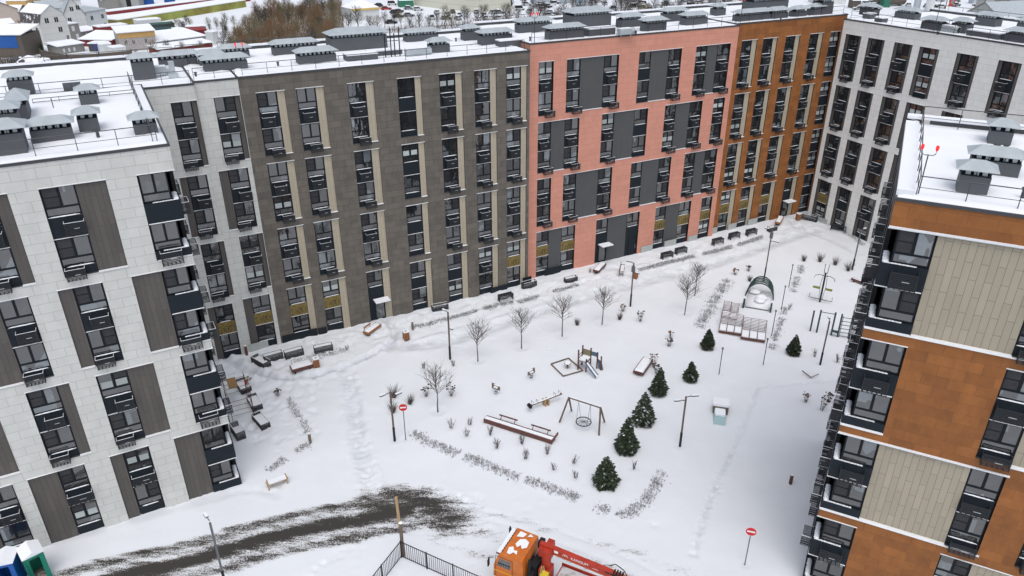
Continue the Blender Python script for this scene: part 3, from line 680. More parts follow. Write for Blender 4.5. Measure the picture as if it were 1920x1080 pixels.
# ---- brown section
bays = []
cols = [(10.06,11.74,12.37),(13.30,14.96,15.64),(17.68,19.32,20.02),(22.18,23.86,24.44),(26.2,27.84,28.48),(29.72,31.38,32.02),(33.06,34.72,35.32)]
for i, (a, b_, c) in enumerate(cols):
    for k in (1,2,3,4):
        cc = (0.25 if i < 1 and k == 1 else .5, 1.0)
        if i == 3: cc = (None, None)
        o = dict(cages=cc, gold=(k == 4 and i in (0, 1, 6)))
        if k == 4 and i == 2: o = dict(cages=(None, None), ground='door')
        if k == 4 and i in (4,): o['cages'] = (None, None)
        bays.append((k, [('W', a, b_, o), ('P', b_, c, {'m': P_BEIGES})]))
BR = simple('apartment_building', 'brown grey section of the long block with narrow beige strips beside its windows', 'C', 8.82, 35.62, 13.2, 24.80, W_BROWN, bays, seed=2, rl=(9.3, 35.2))
# ---- salmon section
PD = {'m': P_DARK}; bays = []
for k in (1, 3):
    bays += [(k, [('W', 37.13, 38.83, cg(.1, 1.15))]), (k, [('W', 40.36, 42.05, cg(.1, 1.15)), ('P', 42.05, 44.86, PD), ('W', 44.86, 46.66, cg(.5, 1.15))]),
             (k, [('W', 49.22, 50.85, cg(None, None)), ('P', 50.85, 53.16, PD), ('W', 53.16, 54.86, cg(.5, 1.1))]), (k, [('W', 56.84, 58.5, cg(.3, 1.)), ('P', 58.5, 59.94, PD), ('W', 59.94, 61.74, cg(.5, 1.1))])]
for k in (2, 4):
    g = k == 4
    bays += [(k, [('W', 37.13, 38.75, cg(.3, 1.1, gold=g)), ('P', 38.75, 40.36, PD), ('W', 40.36, 42.1, cg(.4, 1.1, gold=g))]),
             (k, [('W', 44.93, 46.6, dict(cages=(.4, 1.1)) if not g else dict(ground='door')), ('P', 46.6, 49.2, PD), ('W', 49.2, 50.95, dict(cages=(None, None)) if not g else dict(ground='door'))]),
             (k, [('W', 53.28, 54.9, cg(.4, 1.1, gold=g)), ('P', 54.9, 56.85, PD), ('W', 56.85, 58.6, cg(.4, 1.1, gold=g))]), (k, [('W', 60.24, 61.9, cg(.4, 1.1, gold=g))])]
PK = simple('apartment_building', 'salmon pink section of the long block with wide charcoal panels between its windows', 'K', 36.12, 62.66, 13.2, 25.25, W_PINK, bays, seed=12, rl=(36.5, 62.3))
# ---- rust section
bays = []
for i, (a, b_, c) in enumerate([(63.86,65.5,66.2),(67.13,68.74,69.36),(70.67,72.32,72.98),(74.6,76.16,76.85),(78.1,79.72,None)]):
    for k in (1,2,3,4):
        o = dict(cages=(.4, 1.0), gold=(k == 4 and i < 3))
        if i == 4: o = dict(cages=(None, None), blind=(k != 4))
        if k == 4 and i == 3: o = dict(cages=(None, None), ground='door')
        bays.append((k, [('W', a, b_, o)]+([('P', b_, c, {'m': P_BEIGES})] if c else [])))
OR = simple('apartment_building', 'rust orange section at the far right end of the long block, beside the inner corner', 'O', 62.70, 80.45, 13.2, 25.35, W_RUST, bays, seed=14, rl=(63, 80))
# entrance doors
def door(root, u, wd, canopy=True, label=None):
    f = MB(); h = 2.15; f.box(0, .06, 0, .05, 0, h); f.box(wd-.06, wd, 0, .05, 0, h); f.box(.06, wd-.06, 0, .05, h-.06, h); f.box(.06, wd-.06, 0, .05, 0, .15)
    o = f.build('door', FRAME, root, M=T(u, REC-.12, -.02))
    g = MB(); g.quad([(.05,.03,.1),(wd-.05,.03,.1),(wd-.05,.03,h-.05),(.05,.03,h-.05)]); g.build('pane', GLASS if canopy else NAVY, o)
    q = MB(); q.tube([(wd-.14,-.04,.8),(wd-.14,-.04,1.3)], .015, 5); q.build('handle', GALV, o)
    if canopy:
        c = MB(); c.box(-.2, wd+.35, -1.0, -.02, 2.28, 2.33, 0); c.box(-.2, wd+.35, -1.0, -.02, 2.331, 2.41, 1); c.build('canopy', [COPING, SNOW], root, M=T(u, 0, 0))
def doorbay(root, u0, u1, da, dw, canopy=True):
    place(panel_me(u1-u0, 2.16, NAVY), 'door_surround', root, T(u0, REC-.07, -.03)); door(root, da, dw, canopy)
doorbay(BR, 17.71, 19.29, 18.3, .95); doorbay(PK, 44.96, 46.57, 45.5, .95); doorbay(PK, 49.23, 50.92, 49.7, 1.1, False); doorbay(OR, 74.63, 76.13, 75.0, .95)
# plinth boards leaning on the foot of the facades
for rt, u0, u1, h, m_ in ((G2, 5.9, 7.6, .75, PLINTH), (BR, 8.95, 12.3, .75, NAVY), (BR, 12.4, 13.2, .65, NAVY), (BR, 31.0, 33.0, .6, NAVY), (PK, 51.5, 53.2, .8, PLINTH), (PK, 55.0, 56.8, .8, PLINTH), (PK, 58.7, 60.1, .7, PLINTH), (OR, 62.8, 63.8, .8, PLINTH), (OR, 65.6, 67.0, .8, PLINTH), (OR, 69.0, 70.6, .8, PLINTH), (BR, 34.9, 36.0, .9, NAVY), (PK, 38.2, 40.3, .8, NAVY)):
    p_ = place(panel_me(u1-u0, h+.3, m_, .04), 'plinth_panel', rt, T(u0, -.12, -.3))
# ---- east wing
P_SIDE = {'m': brick_mat('grey_brown_strip', (0.10, 0.092, 0.088), (0.06, 0.055, 0.052), bw=1.8, bh=0.2, vertical=True, var=.02)}
bays = []
for i, (a, b_) in enumerate([(-66.9,-64.62),(-63.62,-61.34),(-60.02,-57.68),(-56.76,-54.4),(-52.32,-49.9),(-47.8,-45.47),(-43.4,-41.05),(-39.5,-37.2)]):
    for k in (1,2,3,4):
        o = dict(cages=(0.0, .35), blind=(i == 3 and k < 3), cagew=1.05)
        if i == 3: o['cages'] = (None, None)
        if k == 4 and i == 0: o = dict(cages=(None, None), gold=True)
        if k == 4 and i == 1: o = dict(cages=(None, None))
        bays.append((k, [('P', a, a+.36, P_SIDE), ('W', a+.36, b_-.36, o), ('P', b_-.36, b_, P_SIDE)]))
EA = simple('apartment_building', 'cool grey wing closing the courtyard at the far right, its windows between dark side strips', 'E', -67.55, -30.0, 15.0, 25.05, W_GREYE, bays, seed=17, rl=(-67, -30.5))
place(panel_me(1.5, .9, PLINTH, .05), 'plinth_panel', EA, T(-65.6, -.14, -.3))
# ---- right block
RR = 24.9; UR = 1.15; bays = []
PB = {'m': P_BEIGE}
for k in (1, 3): bays += [(k, [('W', 7.5, 9.05, cg(.3, .7, cagew=1.25, csnow=False))]), (k, [('W', 10.75, 12.35, cg(.3, .7, cagew=1.2, csnow=False)), ('P', 12.35, 16.3, PB)])]
for k in (2, 4): bays += [(k, [('W', 7.5, 9.05, cg(.3, .8, cagew=1.25, csnow=False)), ('P', 9.05, 13.2, PB), ('W', 13.2, 14.8, cg(.3, .7, csnow=False))])]
root, I, opens = building('apartment_building', 'rust orange and beige block at the lower right with its corner windows and snowy roof', 'apartment building', 'R', UR, 22, 15.0, RR, W_RUST, bays)
RROOT = root
# rows 1 and 3 carry one beige field between corner window and next window
opens = [o for o in opens if not (abs(o[0]-7.5) < .01 and (abs(o[3]-TZ[1]) < .01 or abs(o[3]-TZ[3]) < .01))]
sideopens = []
ML0 = T(UR, 15.0, 0) @ Matrix.Rotation(-math.pi/2, 4, 'Z')
for k in (1,2,3,4):
    zb = TZ[k]-GH if k < 4 else -.6
    if k in (1, 3): opens.append((UR, 9.05, zb, TZ[k])); panel(root, I, 3.24, 7.5, TZ[k], k, P_BEIGE); lintel(root, I, UR, 9.05, TZ[k])
    else: opens.append((UR, 3.24, zb, TZ[k])); lintel(root, I, UR, 3.24, TZ[k])
    corner_bay(root, UR, 1, 2.09, 1.6, TZ[k], k, cageF={1: 1, 2: 1, 3: 1, 4: 1}[k])
    sideopens.append((13.4, 15.0, zb, TZ[k]))
    for a in (0.9, 4.3, 7.7, 10.6):
        sideopens.append((a, a+1.66, zb, TZ[k])); strip(root, ML0, a, a+1.66, TZ[k], k, cages=(.5, .5), blind=False, cdp=.55)
    if k < 4: place(cage_me(1.05, .74, .55), 'ac_cage', root, ML0 @ T(13.6, -.02, TZ[k]-5.55))
    place(cage_me(1.05, .74, .55), 'ac_cage', root, ML0 @ T(13.6, -.02, TZ[k]-2.85))
for k in (1, 2, 3): place(bar_me(8.0 if k != 2 else 2.1, .07, .10, TRIMW), 'white_band', root, T(UR, 0, TZ[k]-GH-.06))
place(bar_me(7.95, .08, .09, TRIMW), 'white_band', root, T(UR, 0, TZ[1]+.05)); place(bar_me(12.0, .08, .09, TRIMW), 'white_band', root, T(9.0, 0, TZ[2]-GH-.06)); place(bar_me(8.0, .08, .09, TRIMW), 'white_band', root, T(UR, 0, TZ[3]+.05))
shell(root, UR, 22, 15.0, RR, opens, W_RUST, side_opens=(sideopens, ()), sidem=P_DARK)
roof_snow(root, I, UR, 22, 0.0, 15.0, RR, seed=23, lip=.2)
c = MB(); c.box(UR+1.3, 22, 14.5, 15.02, RR-.1, RR+.45); c.build('parapet', COPING, root)
c = MB(); c.box(UR, 22, 14.4, 15.1, RR+.45, RR+.62); c.box(UR-.02, UR+.7, .35, 14.4, RR, RR+.34); c.build('parapet_snow', SNOW, root)
railing(root, T(UR+.8, .45, RR), 20, 1.05, 2.0); railing(root, T(UR+.8, .45, RR) @ Matrix.Rotation(math.pi/2, 4, 'Z'), 14, 1.05, 2.0); railing(root, T(UR+.8, 14.2, RR), 20, 1.3, 2.0)
for a in [(1793,1848,364,.85,1.1),(1818,1903,330,.72,1.1),(1852,1893,272,.75,1.1)]: shaft(root, a[0], a[1], a[2], RR, a[3], a[4])
beacon(root, 1720, 369, RR, 2.0); pipe_stub(root, 1866, 284, RR, .35, .12); pipe_stub(root, 1883, 286, RR, .4, .12); pipe_stub(root, 1916, 373, RR, .5)
# ---- roof furniture of the long block and the east wing
def rt(x): return G1 if x < 340 else (G2 if x < 445 else (BR if x < 990 else (PK if x < 1378 else OR)))
def rR(r): return 24.75 if r in (G1, G2, BR) else 25.3
for a in [(254,293,149,1.35,1.2),(302,352,127,.7,1.2),(95,205,106.0,.0,0),(335,372,124,.7,1.0),(386,466,134,.75,1.1),(376,420,124,.7,1.1),(418,470,112,.7,1.0),(514,598,104,.8,1.1),(560,634,120,.75,1.2),(620,733,95,1.25,2.2),(760,826,79,.7,1.1),(806,848,101,.8,1.1),(868,902,78,1.0,1.1),(900,965,84,.9,1.1),(970,1040,60,.8,1.1),(1030,1103,74,.8,1.1),(1067,1154,53,1.35,2.2),(1161,1211,51,.8,1.2),(1208,1256,59,.8,1.1),(1244,1292,39,.8,1.1),(1281,1331,46,.7,1.1),(1337,1365,30,.8,1.1),(1381,1448,41,.75,1.1),(1454,1495,39,.75,1.1),(1496,1527,35,.7,1.1),(1406,1482,24,1.35,2.0),(1543,1573,34,.8,1.1),(1564,1587,33,1.5,1.6)]:
    if a[4] == 0: continue
    r = rt((a[0]+a[1])/2); shaft(r, a[0], a[1], a[2], rR(r), a[3], a[4])
for a in [(649,713,116,.6,1.3),(690,758,106,.5,1.0),(934,993,88,.6,1.1),(1106,1166,69,.7,1.2)]:
    r = rt((a[0]+a[1])/2); shaft(r, a[0], a[1], a[2], rR(r), a[3], a[4], cap='flat')
for a in [(1706,1752,59,.8,1.2),(1776,1812,62,.9,1.2),(1868,1912,82,.8,1.2),(1822,1866,50,.9,1.2),(1672,1716,36,.7,1.1),(1900,1940,60,.8,1.2),(1606,1640,28,.7,1.1)]: shaft(EA, a[0], a[1], a[2], 25.05, a[3], a[4])
for a in [(1800,1866,73,.6,1.2),(1634,1656,43,.5,1.0),(1612,1634,36,.6,1.0)]: shaft(EA, a[0], a[1], a[2], 25.05, a[3], a[4], cap='flat')
for x, y, h in [(452,112,1.0),(1002,83,2.4),(1388,44,2.2)]: beacon(rt(x), x, y, rR(rt(x)), h)
beacon(EA, 1750, 62, 25.05, 3.2)
for x, y in [(368,146),(522,126),(855,80),(994,78),(1192,66),(1463,41)]: pipe_stub(rt(x), x, y, rR(rt(x)), .4)
pipe_stub(EA, 1758, 64, 25.05, .2)
fan(BR, 803, 104, 24.8, 2.2); fan(PK, 1184, 66, 25.25, 1.6); fan(G1, 318, 140, 24.75, 2.2); fan(EA, 1792, 64, 25.05, 1.6)
b = MB(); q = roof_local(G1, 326, 146, 24.75); b.box(-.2,.2,-.2,.2,0,1.3); b.box(-.35,.35,-.3,.3,0,.35); b.build('steel_duct', GALV, G1, M=T(q.x, q.y, 24.75))
for x, y, r, h in [(735,103,BR,2.6),(1528,34,OR,3.0)]:
    q = roof_local(r, x, y, 25.0); b = MB()
    for i, dx in enumerate((0,.5,1.0,1.4)): b.tube([(dx*.9-.6, -.3*(i % 2), 0), (dx*.9-.6, -.3*(i % 2), h*(.8+.2*(i % 2)))], .05, 6)
    b.beam((-.6,0,h*.55),(.7,0,h*.55),.05); b.build('antenna_mast', BLACK, r, M=T(q.x, q.y, 24.8))
# ================================================================ COURTYARD
AZC = math.radians(90-62.27)       # direction of the long facade
def ga(x, y, x2, y2):              # ground angle between two surveyed points
    a, b = at(x, y), at(x2, y2); return math.atan2(b.y-a.y, b.x-a.x)
# ---- trees -------------------------------------------------------------
def branch(mb, p, d, L, r, lvl, rr, mi=0, spread=0.55, n=4, up=0.12, sides=5):
    pts = [p]; q = p.copy(); dd = d.copy(); k = 3
    for i in range(k):
        dd = (dd+Vector((rr.uniform(-.16,.16), rr.uniform(-.16,.16), rr.uniform(-.05,.16)))).normalized(); q = q+dd*L/k; pts.append(q.copy())
    mb.tube(pts, [r*(1-.55*i/k) for i in range(k+1)], sides if lvl > 1 else 3, mi, cap=False)
    if lvl <= 0: return
    for i in range(n):
        t = rr.uniform(.3, 1.0); j = min(k-1, int(t*k)); b0 = pts[j].lerp(pts[j+1], t*k-j)
        a = rr.uniform(0, 2*math.pi); s = Vector((math.cos(a), math.sin(a), 0)); nd = (dd*(1-spread)+s*spread+Vector((0,0,up))).normalized()
        branch(mb, b0, nd, L*rr.uniform(.5, .78), r*.55, lvl-1, rr, mi, spread, n, up, sides)
def young_tree(name, label, cat, seed, h, group, wide=1.0):
    rr = random.Random(seed); root = thing(name, label, cat, group=group)
    b = MB(); top = h*.86; th = h*.40; pts = [Vector((0,0,-.2))]
    for i in range(1, 7): pts.append(Vector((rr.uniform(-.05,.05)*i*.4, rr.uniform(-.05,.05)*i*.4, top*i/6)))
    b.tube(pts, [.055,.05,.045,.038,.03,.022,.012], 7); b.build('trunk', BARK, root, smooth=True)
    c = MB()
    for i in range(26):
        z = th+(top-th)*(i/26.0); k = min(5, int(z/top*6)); p = pts[k].lerp(pts[k+1], z/top*6-k)
        a = i*2.4+rr.uniform(-.4,.4); L = h*(.36-.17*(i/26.0))*wide*rr.uniform(.8, 1.15)
        branch(c, p, Vector((math.cos(a)*.75, math.sin(a)*.75, .75)).normalized(), L, .022, 2, rr, n=3, spread=.45)
    c.build('crown', BARK, root); return root
YT = [((896,676),3.9,'bare young tree just right of the slim lamp post in the courtyard row'), ((978,652),3.9,'bare young tree, third in the row across the courtyard'), ((1054,629),4.1,'bare young tree in the middle of the row, above the climbing tower'),
      ((1129,606),3.8,'bare young tree just left of the lamp post with the orange bin behind it'), ((1284,588),4.0,'larger bare young tree left of the clumped hedge and slatted loungers'), ((1303,552),3.6,'small bare young tree standing close behind a larger one near the loungers'), ((821,771),4.1,'bare young tree nearest the no entry sign at the left of the garden')]
for i, (p, h, lb) in enumerate(YT):
    t = young_tree('young_tree', lb, 'tree', 30+i, h, 'bare young trees in the courtyard', 1.0 if i != 4 else 1.15); t.location = gp(*p)
# spruces
NEEDLE = mat('spruce_needles', (0.030, 0.050, 0.028), rough=0.9, col2=(0.075, 0.105, 0.062), cscale=5.0)
def spruce(seed, h, w, snow=0.1):
    rr = random.Random(seed); root = thing('spruce', 'spruce', 'tree', group='small spruces in the garden')
    b = MB(); b.tube([(0,0,-.2),(0,0,h*.95)], [.07,.02], 6); b.build('trunk', BARK, root)
    c = MB(); n = int(340*h)
    for i in range(n):
        t = 1-math.sqrt(rr.random()); t = min(.98, t*1.02); z = .12+t*(h-.15)
        prof = (1-t)**0.72*(1.0 if t > .12 else .86+t); R = w*prof
        lay = (z*3.6) % 1.0; R *= .74+.36*(1-lay)
        a = rr.uniform(0, 6.283); r = R*rr.uniform(.55, 1.04)
        R2 = r*(1+.13*math.sin(a*5+t*9)); x, y = R2*math.cos(a), R2*math.sin(a)
        L = .16+.22*(1-t); wd = .05+.045*(1-t); out = Vector((math.cos(a), math.sin(a), rr.uniform(-.45, .35))).normalized(); sd = Vector((-out.y, out.x, rr.uniform(-.4,.4))).normalized()
        p = Vector((x, y, z)); up = Vector((0,0,1)); si = 1 if (rr.random() < snow*.55*(1.6-t) and r > R*.75) else 0
        for q in range(3):
            s2 = (sd*math.cos(q*1.05)+up*math.sin(q*1.05)).normalized()
            c.quad([p-out*L*.5-s2*wd*.2, p+out*L*.1-s2*wd, p+out*L*.6, p+out*L*.1+s2*wd], si if q == 0 else 0)
        if rr.random() < .08*snow: c.blob((x, y, z+.03), rr.uniform(.05, .09), 1, i, .3, .6)
    c.build('crown', [NEEDLE, SNOW], root); return root
for i, (p, h, w_, sn, lb) in enumerate([((1135,908),2.55,.95,.12,'small dark spruce nearest the road, lowest of the spruces in the row'), ((1174,845),3.2,.90,.10,'tall dark spruce between the lowest spruce and the widest one'),
        ((1206,793),3.1,.92,.26,'wide spruce with snow on its lower branches, left of the double arm lamp post'), ((1234,739),2.8,.70,.12,'slim spruce beside the snowy log bench'), ((1294,713),2.0,.60,.14,'short spruce standing alone right of the slim spruce by the log bench'),
        ((1326,653),2.15,.62,.08,'short spruce just below the slatted sun loungers'), ((1487,663),2.1,.60,.06,'short spruce near the pull up bars')]):
    t = spruce(50+i, h, w_, sn); t.location = gp(*p); t['label'] = lb
# ---- shrubs ------------------------------------------------------------
SEED = mat('dark_seed_heads', (0.05, 0.035, 0.028), rough=0.95); SEEDB = mat('brown_seed_heads', (0.16, 0.095, 0.055), rough=0.95)
def shrub(kind, seed, h, label, p, cat='shrub'):
    rr = random.Random(seed); root = thing('shrub' if kind != 'tuft' else 'grass_tuft', label, cat, gp(*p)); b = MB(); c = MB()
    n = {'head': 15, 'tuft': 70, 'stem': 16, 'twig': 12}[kind]
    for i in range(n):
        a = rr.uniform(0, 6.28); tl = rr.uniform(.1, .5 if kind != 'tuft' else .75); d = Vector((math.cos(a)*tl, math.sin(a)*tl, 1)).normalized(); L = h*rr.uniform(.7, 1.1)
        if kind == 'stem': d = Vector((math.cos(a)*.28, math.sin(a)*.28, 1)).normalized()
        st = Vector((rr.uniform(-.12,.12), rr.uniform(-.12,.12), -.05)); e = st+d*L
        b.tube([st, st+d*L*.5, e+Vector((0,0,-.03))], [.012,.010,.006] if kind != 'tuft' else [.014,.009,.003], 3, 0, False)
        if kind in ('twig', 'stem'):
            for q in range(4):
                a2 = rr.uniform(0, 6.28); s = st+d*L*rr.uniform(.35,.9); b.tube([s, s+Vector((math.cos(a2)*.5, math.sin(a2)*.5, .8))*L*.3], [.007,.004], 3, 0, False)
        if kind == 'head': c.blob(tuple(e), rr.uniform(.055,.10), 0, i, .3, .8)
    b.build('stems', TWIG, root)
    if c.f: c.build('seed_heads', SEEDB if seed % 3 == 0 else SEED, root)
    return root
SH = [('tuft',.95,(739,745),'dry grass clump above the left double arm lamp post'),('tuft',.7,(769,757),'dry grass clump right of the left double arm lamp post'),('tuft',.85,(737,773),'dry grass clump touching the left double arm lamp post, beside the no entry sign'),
 ('head',.8,(799,743),'brown dried hydrangea bush left of the bare tree near the sign'),('head',.85,(846,742),'dried flower shrub with dark heads right of the bare tree near the sign'),('twig',.6,(794,691),'thin twiggy shrub at the left end of the open snow'),('twig',.55,(850,686),'low thin twiggy shrub right of the slim lamp post foot'),
 ('twig',.7,(846,803),'thin pale shrub left of the long red bench'),('twig',.6,(881,797),'faint twig shrub just above the left end of the long red bench'),('twig',.65,(876,817),'low twig shrub under the left end of the long red bench'),
 ('stem',.8,(920,815),'upright stemmed shrub, first one in front of the long red bench'),('stem',.8,(931,840),'upright stemmed shrub, second one below the long red bench'),('stem',.8,(978,832),'upright stemmed shrub close to the middle of the long red bench'),('stem',.8,(986,860),'upright stemmed shrub furthest in front of the long red bench'),('stem',.75,(1026,851),'upright stemmed shrub at the right end of the long red bench'),
 ('twig',.6,(1076,870),'sparse shrub left of the lowest spruce'),('twig',.55,(1039,880),'small sparse shrub near the middle of the front hedge'),('twig',.55,(1080,896),'small sparse shrub directly left of the lowest spruce foot'),('twig',.6,(1189,878),'sparse shrub right of the tall dark spruce'),
 ('head',.9,(1201,602),'dried shrub with dark heads right of the lamp post with the orange bin'),('head',.6,(1168,583),'low dried shrub at the foot of the lamp post with the orange bin'),('tuft',.6,(1162,598),'grass clump left of the lamp post with the orange bin'),('tuft',.55,(1082,608),'grass clump right of the middle bare tree'),
 ('head',.6,(1258,634),'dried shrub with heads, upper one of a pair in open snow'),('head',.65,(1254,648),'dried shrub with heads, lower one of a pair in open snow'),('head',.8,(1230,700),'dried flower shrub right behind the log bench'),
 ('head',.6,(1378,514),'dried shrub with dark heads above the clumped hedge'),('head',.5,(1403,507),'pale dried shrub left of the tall two part lamp post'),('tuft',.55,(1406,526),'grass clump above the green dome'),
 ('tuft',.65,(1507,489),'dry grass clump, leftmost of four beside the fitness station'),('tuft',.85,(1537,490),'dry grass clump, second of four beside the fitness station'),('tuft',.8,(1566,496),'dry grass clump, third of four beside the fitness station'),('tuft',.9,(1590,507),'dry grass clump at the foot of the right lamp post'),
 ('twig',.75,(1528,667),'thin shrub right of the short spruce by the pull up bars'),('stem',.7,(1570,678),'thin shrub close to the right block, below the pull up bars'),
 ('head',.7,(1510,753),'dried shrub with dark heads, left one of a pair by the right block'),('head',.95,(1540,768),'large dried shrub with dark heads by the right block'),('head',.6,(1553,752),'small dried shrub with dark heads touching the right block edge'),
 ('head',.75,(466,722),'dried shrub with dark heads next to the slatted cages at the left'),('head',.5,(521,740),'lone dried stems with dark heads in the snow left of the trodden path'),('twig',.4,(650,655),'few thin stems near the wooden bench by the brown section'),
 ('head',1.0,(1226,688),'taller dried shrub peeping out behind the slim spruce'),('twig',.5,(1107,510),'few thin stems left of the snowy sled bench'),('twig',.6,(1480,578),'thin stems beside a slim dark post')]
for i, (k, h, p, lb) in enumerate(SH): shrub(k, 100+i, h*(1.45 if k == 'tuft' else 1.2), lb, p)
# ---- low clipped hedges, bare and half buried ----------------------------
HEDG = mat('bare_hedge', (0.16, 0.15, 0.145), rough=0.95, col2=(0.38, 0.38, 0.39), cscale=9)
def hedge(px, wd, dens, seed, label, h=.42):
    P = [at(*q) for q in px]; rr = random.Random(seed); b = MB(); org = P[0].copy()
    for p, q in zip(P[:-1], P[1:]):
        L = (q-p).length; n = int(L*dens*.8)
        for i in range(n):
            t = rr.random(); c = p.lerp(q, t); u = (c.x*1.3+c.y*.7)
            if mnoise.noise(Vector((c.x*.8, c.y*.8, seed))) < -.30: continue
            o = rr.gauss(0, wd*.45); nrm = Vector((-(q-p).y, (q-p).x, 0)).normalized(); c = c+nrm*o
            z0 = 0; hh = h*rr.uniform(.3, 1.1)*max(.3, 1-abs(o)/wd*.6); a = rr.uniform(0, 6.28); lean = Vector((math.cos(a), math.sin(a), 0))*rr.uniform(.05,.3)*hh*1.6
            s = c-org; s.z = z0-.03; e = s+lean+Vector((0,0,hh))
            wv = Vector((-lean.y, lean.x, 0)).normalized()*.008
            b.quad([s-wv, s+wv, e+wv*.5, e-wv*.5])
            for k in range(rr.choice((2,3,4))):
                t2 = rr.uniform(.4, 1); m = s.lerp(e, t2); a2 = rr.uniform(0, 6.28); l = rr.uniform(.04,.10); d1 = Vector((math.cos(a2), math.sin(a2), rr.uniform(-.3,.6)))*l; d2 = Vector((-math.sin(a2), math.cos(a2), rr.uniform(-.3,.5)))*l*.6
                b.quad([m-d2*.5, m+d1*.5, m+d1+d2*.5, m+d2], 0 if rr.random() < .72 else 1)
    o = b.build('hedge', [HEDG, SNOW]); g = gp(*px[0]); o.location = (org.x, org.y, g.z); tag(o, label, 'hedge', kind='stuff'); return o
hedge([(772,812),(800,830),(850,848),(900,868),(960,893),(1020,912),(1080,935),(1120,952),(1160,966),(1185,964)], .55, 85, 1, 'long low bare hedge half buried in snow along the front edge of the garden')
hedge([(1185,964),(1205,945),(1222,925),(1236,900),(1243,888)], .5, 85, 2, 'short arm of low bare hedge turning away at the right end of the garden')
hedge([(772,614),(800,609),(830,600),(870,590),(900,582)], .42, 120, 3, 'low bare hedge strip behind the slim lamp post by the brown section')
hedge([(905,580),(935,573),(962,567)], .42, 120, 4, 'short low bare hedge strip below the dark cage on the snow')
hedge([(972,568),(1010,556),(1050,545),(1085,535)], .42, 120, 5, 'low bare hedge strip in front of the salmon section, left half')
hedge([(1195,509),(1240,497),(1290,485),(1340,473),(1390,459),(1430,446)], .42, 120, 6, 'long low bare hedge strip in front of the row of overturned cages')
hedge([(1366,525),(1352,545),(1340,562),(1330,585),(1318,602),(1310,615)], .8, 110, 7, 'thick clumped bare hedge left of the slatted sun loungers', .5)
hedge([(1503,498),(1500,512),(1492,530),(1487,548)], .5, 70, 8, 'thin strip of dry stems left of the fitness station', .32)
hedge([(1473,577),(1466,600),(1455,628),(1448,655)], .45, 70, 9, 'thin strip of dry stems between the two lines of slim posts', .32)
hedge([(541,745),(550,765),(562,783),(578,812)], .5, 70, 10, 'loose bare hedge at the left of the courtyard running down to the short bollard', .38)
hedge([(580,834),(560,845),(535,860),(505,885)], .45, 85, 11, 'loose bare hedge between the short bollard and the pale wooden bench', .38)
hedge([(545,683),(580,672),(620,665),(645,655)], .5, 60, 12, 'patch of bare hedge behind the red framed bench and the orange bin', .35)
hedge([(1525,400),(1560,425),(1600,445),(1620,460)], .5, 70, 13, 'loose bare hedge in front of the scaffold by the east wing', .35)
# ---- lamp posts --------------------------------------------------------
def lamp(label, p, h, ang, arms=((1.05,.0),(-1.0,-.75)), m=POLE, box=False, group='lamp posts in the courtyard'):
    root = thing('lamp_post', label, 'lamp post', gp(*p), ang, group); b = MB()
    b.box(-.07,.07,-.07,.07,-.2,h*.28, 1); b.box(-.055,.055,-.055,.055,h*.28,h, 0); b.build('pole', [m, BLACK], root)
    for L, dz in arms:
        a = MB(); s = 1 if L > 0 else -1; a.beam((0,0,h+dz-.05), (L*.45,0,h+dz), .05); a.build('arm', m, root)
        a = MB(); a.box(min(L*.45,L), max(L*.45,L), -.09,.09,h+dz-.03,h+dz+.04, 0); a.box(min(L*.45,L), max(L*.45,L), -.08,.08,h+dz+.041,h+dz+.085, 1); a.build('lamp_head', [BLACK, SNOW], root)
    if box: a = MB(); a.box(-.16,.16,-.12,.12,h-1.0,h-.35); a.build('camera_box', POLEG, root)
    return root
lamp('slim lamp post with one short arm in front of the brown section', (844,673), 4.9, 2.4, ((.7,0),(-.5,-1.6)), POLE)
lamp('double arm lamp post beside the left no entry sign', (740,826), 4.55, ga(730,735,760,722), ((.95,-.45),(-.9,0)), POLE)
lamp('lamp post with control box standing before the orange bin', (1182,573), 4.9, -.6, ((-.8,.05),(.7,-1.0)), POLE, True)
lamp('double arm lamp post right of the wide spruce', (1275,835), 4.6, ga(1262,752,1308,748), ((.95,0),(-.9,-.3)), POLE)
lamp('tall lamp post above the green dome with two arms', (1432,527), 6.2, -.5, ((-.8,0),(.9,-1.3)), POLE, True)
lamp('single arm lamp post close to the east wing', (1598,505), 4.8, .5, ((.8,.1),), POLEG)
lamp('lamp post next to the pull up bars', (1538,682), 4.5, 1.4, ((.5,.1),), POLE)
lamp('grey lamp post with a narrow head beside the slushy road at the bottom', (424,1102), 5.3, 2.3, ((.7,.2),), POLEG)
# wooden service pole at the fence corner
root = thing('utility_pole', 'pale wooden pole rising at the corner of the black fence', 'utility pole', gp(756,1041)); b = MB()
b.tube([(0,0,-.3),(0,0,2.9)], [.12,.11], 8); b.build('lower_pole', WOOD, root); b = MB(); b.tube([(-.05,.03,2.5),(-.12,.08,4.85)], [.10,.09], 8); b.build('upper_pole', WOODP, root); b = MB(); b.blob((.04,-.05,2.9), .13, 0, 3, .2, .7); b.build('snow_cap', SNOW, root)
# slim posts
pr = None
for p, h, lb in [((1479,538),2.7,'slim dark post, furthest of the line beside the dry stems'),((1465,579),2.7,'slim dark post, second from the far end right of the green dome'),((1447,627),2.7,'slim dark post right of the double loungers'),((1431,683),2.7,'slim dark post nearest the camera in the line by the loungers'),((1348,702),2.6,'slim dark post standing alone between two short spruces')]:
    if pr is None:
        pr = thing('slim_post', lb, 'post', gp(*p), 0, 'slim dark posts in the garden'); b = MB(); b.tube([(0,0,-.2),(0,0,h)], .035, 6); b.build('pole', BLACK, pr); b = MB(); b.box(-.06,.06,-.06,.06,h-.15,h+.03); b.build('cap', POLEG, pr)
    else: copy_tree(pr, gp(*p), rw.random(), lb)
